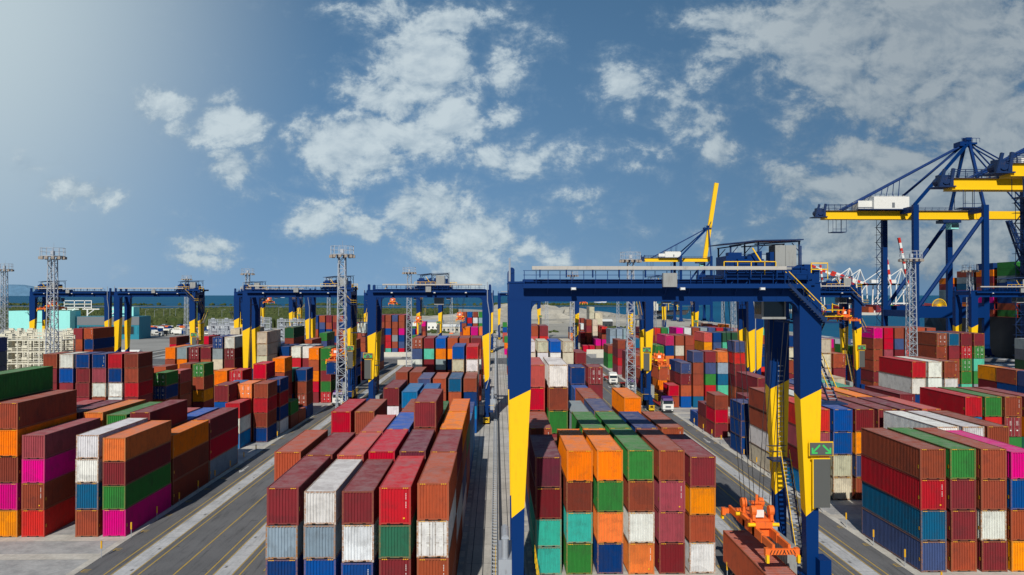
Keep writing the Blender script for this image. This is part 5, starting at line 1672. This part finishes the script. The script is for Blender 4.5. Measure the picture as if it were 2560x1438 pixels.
def quay_crane(x, y, raised, label, Qm):
    Q, G, WD = Qm
    r = ob('quay_crane', None, loc=(x, y, 0)); tag(r, label, 'quay crane', 'ship-to-shore cranes on the quay')
    for xx in (0, G):
        for yy in (-WD / 2, WD / 2): ob('leg', Q['leg'], r, (xx, yy, 0))
    for yy in (-WD / 2, WD / 2): ob('portal_beam', Q['portal'], r, (0, yy, 0)); ob('diagonal_brace', Q['brace'], r, (0, yy, 0))
    for xx in (0, G): ob('cross_beam', Q['cross_lo'], r, (xx, 0, 0)); ob('cross_beam', Q['cross_hi'], r, (xx, 0, 0))
    for nm, k_ in (('maintenance_basket', 'basket'), ('main_girder', 'girder'), ('boom', 'boom'), ('walkway', 'gear'), ('machinery_house', 'house'), ('a_frame', 'aframe'),
                   ('stays', 'stay'), ('stair_tower', 'tower'), ('operator_trolley', 'cab'), ('cable_reel', 'reel')):
        ob(nm, Q[k_], r)


Q0 = quay_meshes(False); Q1 = quay_meshes(True)
quay_crane(177.5, 347.0, False, 'large blue quay crane with yellow boom and white machinery house at the right', Q0)
quay_crane(177.5, 250.0, False, 'second quay crane, only its yellow rear girder enters the picture', Q0)
quay_crane(177.5, 221.5, False, 'nearest quay crane, the highest yellow girder end at the right edge', Q0)
quay_crane(181.0, 790.0, True, 'distant quay crane with its yellow boom raised to the sky', Q1)


# ---------------------------------------------------------------- the container ship
def ship():
    r = ob('container_ship', None, loc=(0, 0, 0)); tag(r, 'huge black-hulled container ship moored along the quay at the right', 'ship')
    x0, x1 = 213.5, 256.0; xm = (x0 + x1) / 2
    b = MB()
    secs = []
    for t in [i / 26 for i in range(27)]:
        y = 60 + t * 372
        k_ = 0 if t < .80 else (t - .80) / .20
        hd = (x1 - x0) / 2 * (1 - k_ ** 2.2)           # deck half breadth
        hwl = (x1 - x0) / 2 * max(.0, 1 - (max(0, t - .74) / .22) ** 1.5) * (1 if t < .955 else 0)
        zd = 17.0 + 5.0 * (max(0, (t - .86)) / .14) ** 1.2
        secs.append((y, hwl, hd, zd))
    for (ya, wa, da, za), (yb, wb, db, zb) in zip(secs, secs[1:]):
        for s in (-1, 1):
            def P_(y, wl, d, zd, lv): return (xm + s * (wl + (d - wl) * lv ** 1.6), y, -2.2 + (zd + 2.2) * lv)
            lv = [0, .25, .5, .75, 1.0]
            for l0, l1 in zip(lv, lv[1:]):
                q = [P_(ya, wa, da, za, l0), P_(yb, wb, db, zb, l0), P_(yb, wb, db, zb, l1), P_(ya, wa, da, za, l1)]
                b.quad(*(q if s > 0 else q[::-1]), 1 if ya > 355 and l0 < .76 else 0)
        b.quad((xm - da, ya, za), (xm + da, ya, za), (xm + db, yb, zb), (xm - db, yb, zb), 2)
    ob('hull', b.mesh('hull', [M['hull'], M['hull'], M['hullred']]), r)
    b = MB()
    for y in (198, 213, 228.5, 243.5, 258.5, 273.5, 288.5, 303.5, 318.5, 333.5, 348.5, 363.5):
        for x in range(12): b.box(x0 + .5 + x * 3.6, x0 + .75 + x * 3.6, y + 4.3, y + 4.6, 17, 26)
        for z in (20, 23, 26): b.box(x0 + .5, x1 - .5, y + 4.3, y + 4.6, z - .15, z + .15)
    b.box(x0 + 6, x1 - 6, 384, 386, 21, 25.5); b.box(x0 + 2, x1 - 2, 383.5, 384, 17, 20.5)
    for i in range(20): b.box(x0 + 7 + i * 1.5, x0 + 7.3 + i * 1.5, 383.8, 384.1, 19, 25)
    ob('lashing_bridge', b.mesh('lashing_bridge', M['hullred']), r)
    b = MB(); b.tube((xm, 405, 20), (xm, 405, 34), .5, 8); b.box(xm - 3, xm + 3, 404.8, 405.2, 30, 30.4); ob('foremast', b.mesh('foremast', M['cream']), r)


ship()


# ---------------------------------------------------------------- far port cranes, mint building, steel racks and the rest
def far_crane(x, y, boom_px, label, sc=1.0):
    r = ob('distant_port_crane', None, loc=(x, y, 0)); tag(r, label, 'distant crane', 'white and red port cranes across the water')
    b = MB()
    for xx in (0, 22 * sc):
        for yy in (0, 16 * sc):
            b.beam((xx, yy, -2), (xx + (2 if xx == 0 else -2) * sc, yy, 42 * sc), 1.5 * sc)
    for yy in (0, 16 * sc):
        b.beam((0, yy, 14 * sc), (22 * sc, yy, 14 * sc), 1.7 * sc); b.beam((1, yy, 15 * sc), (20 * sc, yy, 42 * sc), .9 * sc)
        b.beam((-22 * sc, 8 * sc, 42 * sc), (26 * sc, 8 * sc, 42 * sc), 2.2 * sc)
        b.beam((4 * sc, yy, 42 * sc), (14 * sc, 8 * sc, 66 * sc), .9 * sc); b.beam((20 * sc, yy, 42 * sc), (14 * sc, 8 * sc, 66 * sc), .9 * sc)
    b.beam((14 * sc, 8 * sc, 66 * sc), (-20 * sc, 8 * sc, 43 * sc), 1.0 * sc)
    b.box(-6 * sc, 4 * sc, 4 * sc, 12 * sc, 44 * sc, 49 * sc)
    ob('frame', b.mesh('far_crane_frame', M['white']), r)
    b = MB()
    p0 = Vector(boom_px[0]) * sc; p1 = Vector(boom_px[1]) * sc
    n = 9
    for i in range(n):
        b.beam(p0 + (p1 - p0) * (i / n), p0 + (p1 - p0) * ((i + 1) / n), 3.4 * sc, 3.4 * sc, i % 2)
    ob('boom', b.mesh('far_crane_boom', [M['red'], M['white']]), r)


far_crane(505, 1150, ((20, 8, 42), (-44, 8, 70)), 'white port crane with striped boom slanting up to the left')
far_crane(560, 1160, ((24, 8, 42), (14, 8, 108)), 'white port crane with striped boom held upright, left of the pair')
far_crane(592, 1170, ((24, 8, 42), (10, 8, 112)), 'white port crane with striped upright boom, right of the pair')
far_crane(548, 1210, ((26, 8, 42), (-30, 8, 62)), 'white port crane standing behind the others across the water')
far_crane(463, 1150, ((22, 8, 42), (16, 8, 98)), 'lone striped upright boom seen above the crane before the pale water', .72)
b = MB(); b.box(455, 900, 1120, 1400, -3, 1.2); o = ob('far_quay', b.mesh('far_quay', M['concw'])); tag(o, kind='structure')
fr = random.Random(9)
b = MB()
fcol = []
for i in range(130):
    x = fr.uniform(470, 700); n0 = len(b.f); h = fr.randint(1, 4)
    b.box(x, x + 6, 1128 + fr.uniform(0, 40), 1180, 1.2, 1.2 + 2.7 * h); fcol += [jcol(fr.choice(WL))] * (len(b.f) - n0)
me = b.mesh('far_containers', M['contmass']); ca = me.attributes.new('paint', 'FLOAT_COLOR', 'FACE'); ca.data.foreach_set('color', np.array(fcol, dtype=np.float32).ravel())
tag(ob('distant_container_yard', me), 'tiny stacked containers on the quay across the water', 'container yard', kind='stuff')


def small_ship(x, y, L, label, rz=0, mat='hull'):
    r = ob('cargo_ship', None, loc=(x, y, -2.2), rz=rz); tag(r, label, 'ship')
    b = MB(); b.hexa([(-L / 2, -5, 0), (L / 2 - L * .1, -5, 0), (L / 2 - L * .1, 5, 0), (-L / 2, 5, 0), (-L / 2, -6, 6), (L / 2, -3, 7), (L / 2, 3, 7), (-L / 2, 6, 6)]); ob('hull', b.mesh('small_hull', M[mat]), r)
    b = MB(); b.box(-L / 2 + 4, -L / 2 + 14, -5, 5, 6, 16); b.box(-L / 2 + 6, -L / 2 + 12, -4, 4, 16, 19); ob('superstructure', b.mesh('superstructure', M['cream']), r)
    b = MB(); b.tube((0, 0, 6), (0, 0, 18), .6, 6); b.beam((0, 0, 17), (L * .25, 0, 12), .6); b.tube((L * .22, 0, 6), (L * .22, 0, 15), .5, 6); ob('derrick', b.mesh('derrick', M['yellow']), r)


small_ship(430, 1010, 70, 'small dark cargo ship beyond the crane before the pale water')
small_ship(250, 1150, 60, 'low grey ship beyond the breakwater, seen under the nearest girder')
small_ship(395, 3000, 50, 'tiny pale ship on the horizon, left of the big quay crane', mat='galv')
small_ship(-2400, 9000, 60, 'tiny ship on the horizon at the left', mat='galv')

# mint office building on the left
r = ob('terminal_building', None, loc=(0, 0, 0)); tag(r, 'mint green and teal terminal building with a dark ribbon window, far left', 'building')
Yb = 470.0


def bxp(px, Y): return (px - VPX) / F_PX * Y


def bzp(py, Y): return CAM_H + (VPY - py) / F_PX * Y


x0 = bxp(37, Yb); x1 = bxp(187, Yb)
b = MB(); b.box(x0, x1, Yb, Yb + 12, 0, bzp(777, Yb)); ob('wall', b.mesh('mint_block', M['mint']), r)
b = MB(); b.box(x1 - 14, x1 - .2, Yb - 1.5, Yb, 0, bzp(826, Yb)); ob('entrance', b.mesh('entrance', M['bluew'] if 'bluew' in M else M['blue']), r)
b = MB()
zt = bzp(790, Yb + 10); zb_ = bzp(845, Yb + 10)
xa = x1 + .1; xb = bxp(345, Yb)
b.box(xa, xb, Yb + 6, Yb + 22, 0, zt - .1, 0)
ob('wall', b.mesh('teal_wing', M['teal']), r)
b = MB(); b.box(xa + 1, xb + .1, Yb + 5.8, Yb + 6, zt - 5.2, zt - .2, 0); ob('fascia', b.mesh('fascia', M['greywall']), r)
f = MB(); f.box(xa + 2, xb - 3, Yb + 5.75, Yb + 5.9, zt - 10.5, zt - 6.0, 0)
for i in range(16): f.box(xa + 2 + i * 2.3, xa + 2.15 + i * 2.3, Yb + 5.7, Yb + 5.75, zt - 10.5, zt - 6.0, 1)
ob('window', f.mesh('ribbon_window', [M['glass'], M['teal']]), r)
b = MB(); b.box(xa + 16, xb - 6, Yb + 12, Yb + 20, zt, zt + 5.5); ob('penthouse', b.mesh('penthouse', M['mint']), r)
b = MB()
for x in (xa - 6, xa + 6, xa + 20): b.beam((x, Yb + 8, zt + .1), (x, Yb + 8, zt + 4.2), .7); b.beam((x - 3, Yb + 8, zt + 4.2), (x + 7, Yb + 8, zt + 4.2), .6); b.beam((x, Yb + 8, zt + 1), (x + 4, Yb + 8, zt + 4), .4)
for z in (5, 7, 9): b.box(xa - 8, xa + 8, Yb + 8, Yb + 8.3, zt + z, zt + z + .4)
for x in (-8, -2, 4, 8): b.box(xa + x, xa + x + .4, Yb + 8, Yb + 8.3, zt + 4, zt + 9.4)
ob('roof_frame', b.mesh('roof_frame', M['white']), r)


# reefer racks: white multi-level steel platforms
def rack(x, y, W, D, levels, label, grp, mat='cream', dz=2.95):
    b = MB()
    H = levels * dz + 1.0
    nx = max(2, int(W / 2.6))
    for i in range(nx + 1):
        xx = x + W * i / nx
        for yy in (y, y + D): b.box(xx - .13, xx + .13, yy - .13, yy + .13, 0, H)
    for l_ in range(1, levels + 1):
        z = l_ * dz
        b.box(x, x + W, y - .12, y + .12, z - .14, z + .12); b.box(x, x + W, y + D - .12, y + D + .12, z - .14, z + .12)
        b.box(x, x + W, y + .2, y + D - .2, z - .03, z + .03)
        for zz in (.55, 1.05):
            b.box(x, x + W, y - .06, y + .06, z + zz - .06, z + zz + .06); b.box(x, x + W, y + D - .06, y + D + .06, z + zz - .06, z + zz + .06)
        for xx in (x, x + W): b.box(xx - .08, xx + .08, y, y + D, z - .12, z + .1); b.box(xx - .05, xx + .05, y, y + D, z + 1.0, z + 1.1)
        for i in range(0, nx, 2): b.box(x + W * (i + .3) / nx, x + W * (i + .8) / nx, y + .3, y + .8, z + .1, z + 1.6)
        for i in range(nx * 2): b.box(x + W * i / nx / 2 - .03, x + W * i / nx / 2 + .03, y - .04, y + .04, z, z + 1.05)
    b.beam((x + W * .45, y, dz), (x + W * .8, y, dz * 2), .25); b.beam((x + W * .45, y, dz * 2), (x + W * .8, y, dz * 3), .25)
    b.box(x + W * .1, x + W * .16, y + D * .4, y + D * .6, 0, H + .5); 
    tag(ob('reefer_rack', b.mesh('reefer_rack', M[mat])), label, 'steel rack', grp)


rack(-126.5, 204, 16.5, 6.4, 5, 'cream steel rack at the left, nearest the slate containers', 'steel reefer racks')
rack(-136, 222, 20.5, 6.4, 5, 'cream steel rack behind the big left mast', 'steel reefer racks')
rack(-146, 240, 20, 6.4, 5, 'small cream steel rack at the far left', 'steel reefer racks')
rk = random.Random(2)
n = 0
for yy in (300, 322, 345, 372):
    for xx in (-118, -104, -90):
        n += 1
        if xx > -95 and yy < 330: continue
        rack(xx * (yy / 330), yy, 11 * yy / 330, 2.2, 4 + (n % 2), ('pale grey steel rack, %s of the %s row behind the left cranes' % ({-118: 'leftmost', -104: 'middle', -90: 'rightmost'}[xx], {300: 'front', 322: 'second', 345: 'third', 372: 'rear'}[yy])), 'steel reefer racks', 'galv')

# dark blue harbour crane jib behind the ship's containers
r = ob('harbour_crane', None, loc=(280, 420, 17)); tag(r, 'dark blue harbour crane with slanting lattice jib behind the ship containers, far right', 'harbour crane')
b = MB()
for oy in (-1.6, 1.6):
    for ox in (-1.3, 1.3): b.beam((6 + ox, oy, 18), (-6 + ox * .5, oy * .6, 49), .8)
for i in range(12):
    t = i / 12; t2 = (i + 1) / 12
    p = Vector((6 - 12 * t, 0, 18 + 31 * t)); q = Vector((6 - 12 * t2, 0, 18 + 31 * t2)); s = 1 if i % 2 else -1
    b.beam(p + Vector((-1.3 * s, -1.6, 0)), q + Vector((1.3 * s * .8, -1.4, 0)), .4)
ob('jib', b.mesh('jib', M['darkblue']), r)
b = MB(); b.box(2, 12, -3, 3, 0, 14); b.beam((12, 0, 14), (8, 0, 28), 1.4); b.beam((6, 0, 14), (8, 0, 28), 1.4); b.beam((8, 0, 28), (-4, 0, 44), .4); b.box(4, 9, -2, 2, 14, 18)
ob('tower', b.mesh('tower', M['blue']), r)

# street lamps, lorries and small buildings of the far lorry park
for i, (px, py) in enumerate(((372, 790), (394, 790), (417, 786), (432, 784), (446, 782), (560, 790), (700, 778), (845, 770), (20, 812))):
    Y = CAM_H * F_PX / (py + 22 - VPY)
    x = bxp(px, Y)
    b = MB(); b.tube((0, 0, 0), (0, 0, 13), .16, 6, 0, .1); b.beam((0, 0, 13), (2.6, 0, 13.4), .14); b.box(2.2, 3.1, -.2, .2, 13.3, 13.5)
    o = ob('street_lamp', b.mesh('street_lamp', M['galv']), loc=(x, Y, 0))
    tag(o, 'slender street lamp near the far lorry park, ' + ('second', 'third', 'fourth', 'fifth', 'sixth', 'seventh', 'eighth', 'rightmost', 'leftmost')[i] + ' of the lamps from the left', 'street lamp', 'street lamps by the lorry park')
lj = random.Random(8)
LC = ['white', 'blue', 'white', 'darkgrey', 'galv', 'cream', 'blue', 'orange']
k_ = 0
for i in range(44):
    px = 336 + (i % 26) * 7.5 + (i // 26) * 4 + lj.uniform(-2, 2); Y = 570 + lj.uniform(-60, 60)
    mt = LC[i % len(LC)]
    r = MB(); L = lj.uniform(5, 9)
    r.box(-1.2, 1.2, 2.2, L, 1.0, 3.4, 0); r.box(-1.15, 1.15, 0, 2.0, .6, 2.6, 1); r.box(-1.0, 1.0, -.03, 0, 1.6, 2.4, 2)
    for yy in (.9, L - 1.2):
        for s in (-1, 1): r.tube((s * .9, yy, .5), (s * 1.2, yy, .5), .5, 10, 2)
    o = ob('parked_lorry', r.mesh('parked_lorry', [M[mt], M['white' if i % 3 else 'blue'], M['black']]), loc=(bxp(px, Y), Y, 0), rz=lj.uniform(-1.6, 1.6))
    tag(o, '%s-bodied lorry with %s cab in the distant lorry park beyond the left cranes' % ({'darkgrey': 'dark grey', 'galv': 'silver'}.get(mt, mt), 'white' if i % 3 else 'blue'), 'lorry', 'lorries in the far park')
for i, (x, y, wd, dp, h, mt, lab) in enumerate(((-185, 520, 26, 10, 4.5, 'blue', 'low blue-roofed shed beyond the left cranes'), (-70, 600, 30, 12, 6, 'white', 'long white shed before the green shore'), (-38, 560, 16, 10, 4, 'concw', 'small pale hut by the shore road'),
                                               (72, 640, 22, 12, 5, 'darkgrey', 'low dark shed near the sand mounds'), (-146, 300, 12, 6, 4, 'blue', 'blue-roofed cabin behind the cream racks'))):
    b = MB(); b.box(x, x + wd, y, y + dp, 0, h, 0); b.hexa([(x - .5, y - .5, h), (x + wd + .5, y - .5, h), (x + wd + .5, y + dp + .5, h), (x - .5, y + dp + .5, h), (x, y + dp * .45, h + 1.6), (x + wd, y + dp * .45, h + 1.6), (x + wd, y + dp * .55, h + 1.6), (x, y + dp * .55, h + 1.6)], 1)
    for q in range(int(wd / 3)): b.box(x + 1 + q * 3, x + 2.2 + q * 3, y - .05, y, 1.2, 2.6, 2)
    o = ob('shed', b.mesh('shed', [M[mt], M['white'] if mt != 'white' else M['galv'], M['glass']])); tag(o, lab, 'shed')

# marker posts along the kerbs
PB = MB(); PB.tube((0, 0, 0), (0, 0, .95), .035, 8, 0); PBm = PB.mesh('post_shaft', M['galv'])
PC = MB(); PC.tube((0, 0, .9), (0, 0, 1.65), .085, 8, 0); PCm = PC.mesh('post_cap', M['yo'] if 'yo' in M else M['ylwmark'])
for side, xx in (('left', -39.35), ('right', 39.45), ('centre', 21.25)):
    ys = {'left': (80.5, 87.0, 93.5, 100, 106.3, 112.6, 119, 125.4, 131.7, 144.5), 'right': (70, 76.3, 82.7, 89.2, 95.6, 102, 108, 114, 120, 126.2, 139, 145, 151, 158), 'centre': (73, 79.5)}[side]
    for j, y in enumerate(ys):
        o = ob('marker_post', PBm, loc=(xx, y, .03)); ob('cap', PCm, o)
        nm = {'left': 'kerb left of the left road', 'right': 'kerb right of the right road', 'centre': 'edge of the centre block'}[side]
        tag(o, 'yellow-topped marker post, %s from the front along the %s' % ((['first', 'second', 'third', 'fourth', 'fifth', 'sixth', 'seventh', 'eighth', 'ninth', 'tenth', 'eleventh', 'twelfth', 'thirteenth', 'fourteenth'][j]), nm), 'marker post', 'yellow-topped kerb posts')

# concrete barriers at the ends of the blocks
for x, y, L, lab in ((-52, 340, 16, 'white concrete barrier before the far stacks left of the left road'), (40.5, 355, 14, 'white concrete barrier before the crimson containers'), (42, 333, 7, 'short white barrier right of the far crossing'),
                     (-37, 300, 10, 'white concrete barrier at the left road crossing')):
    b = MB(); b.prism([(-.0, 0), (.0, 0)], 0, 0) if False else None
    b.hexa([(x, y, 0), (x + L, y, 0), (x + L, y + .8, 0), (x, y + .8, 0), (x, y + .25, 1.9), (x + L, y + .25, 1.9), (x + L, y + .55, 1.9), (x, y + .55, 1.9)])
    tag(ob('concrete_barrier', b.mesh('concrete_barrier', M['concw'])), lab, 'barrier', 'white concrete barriers')
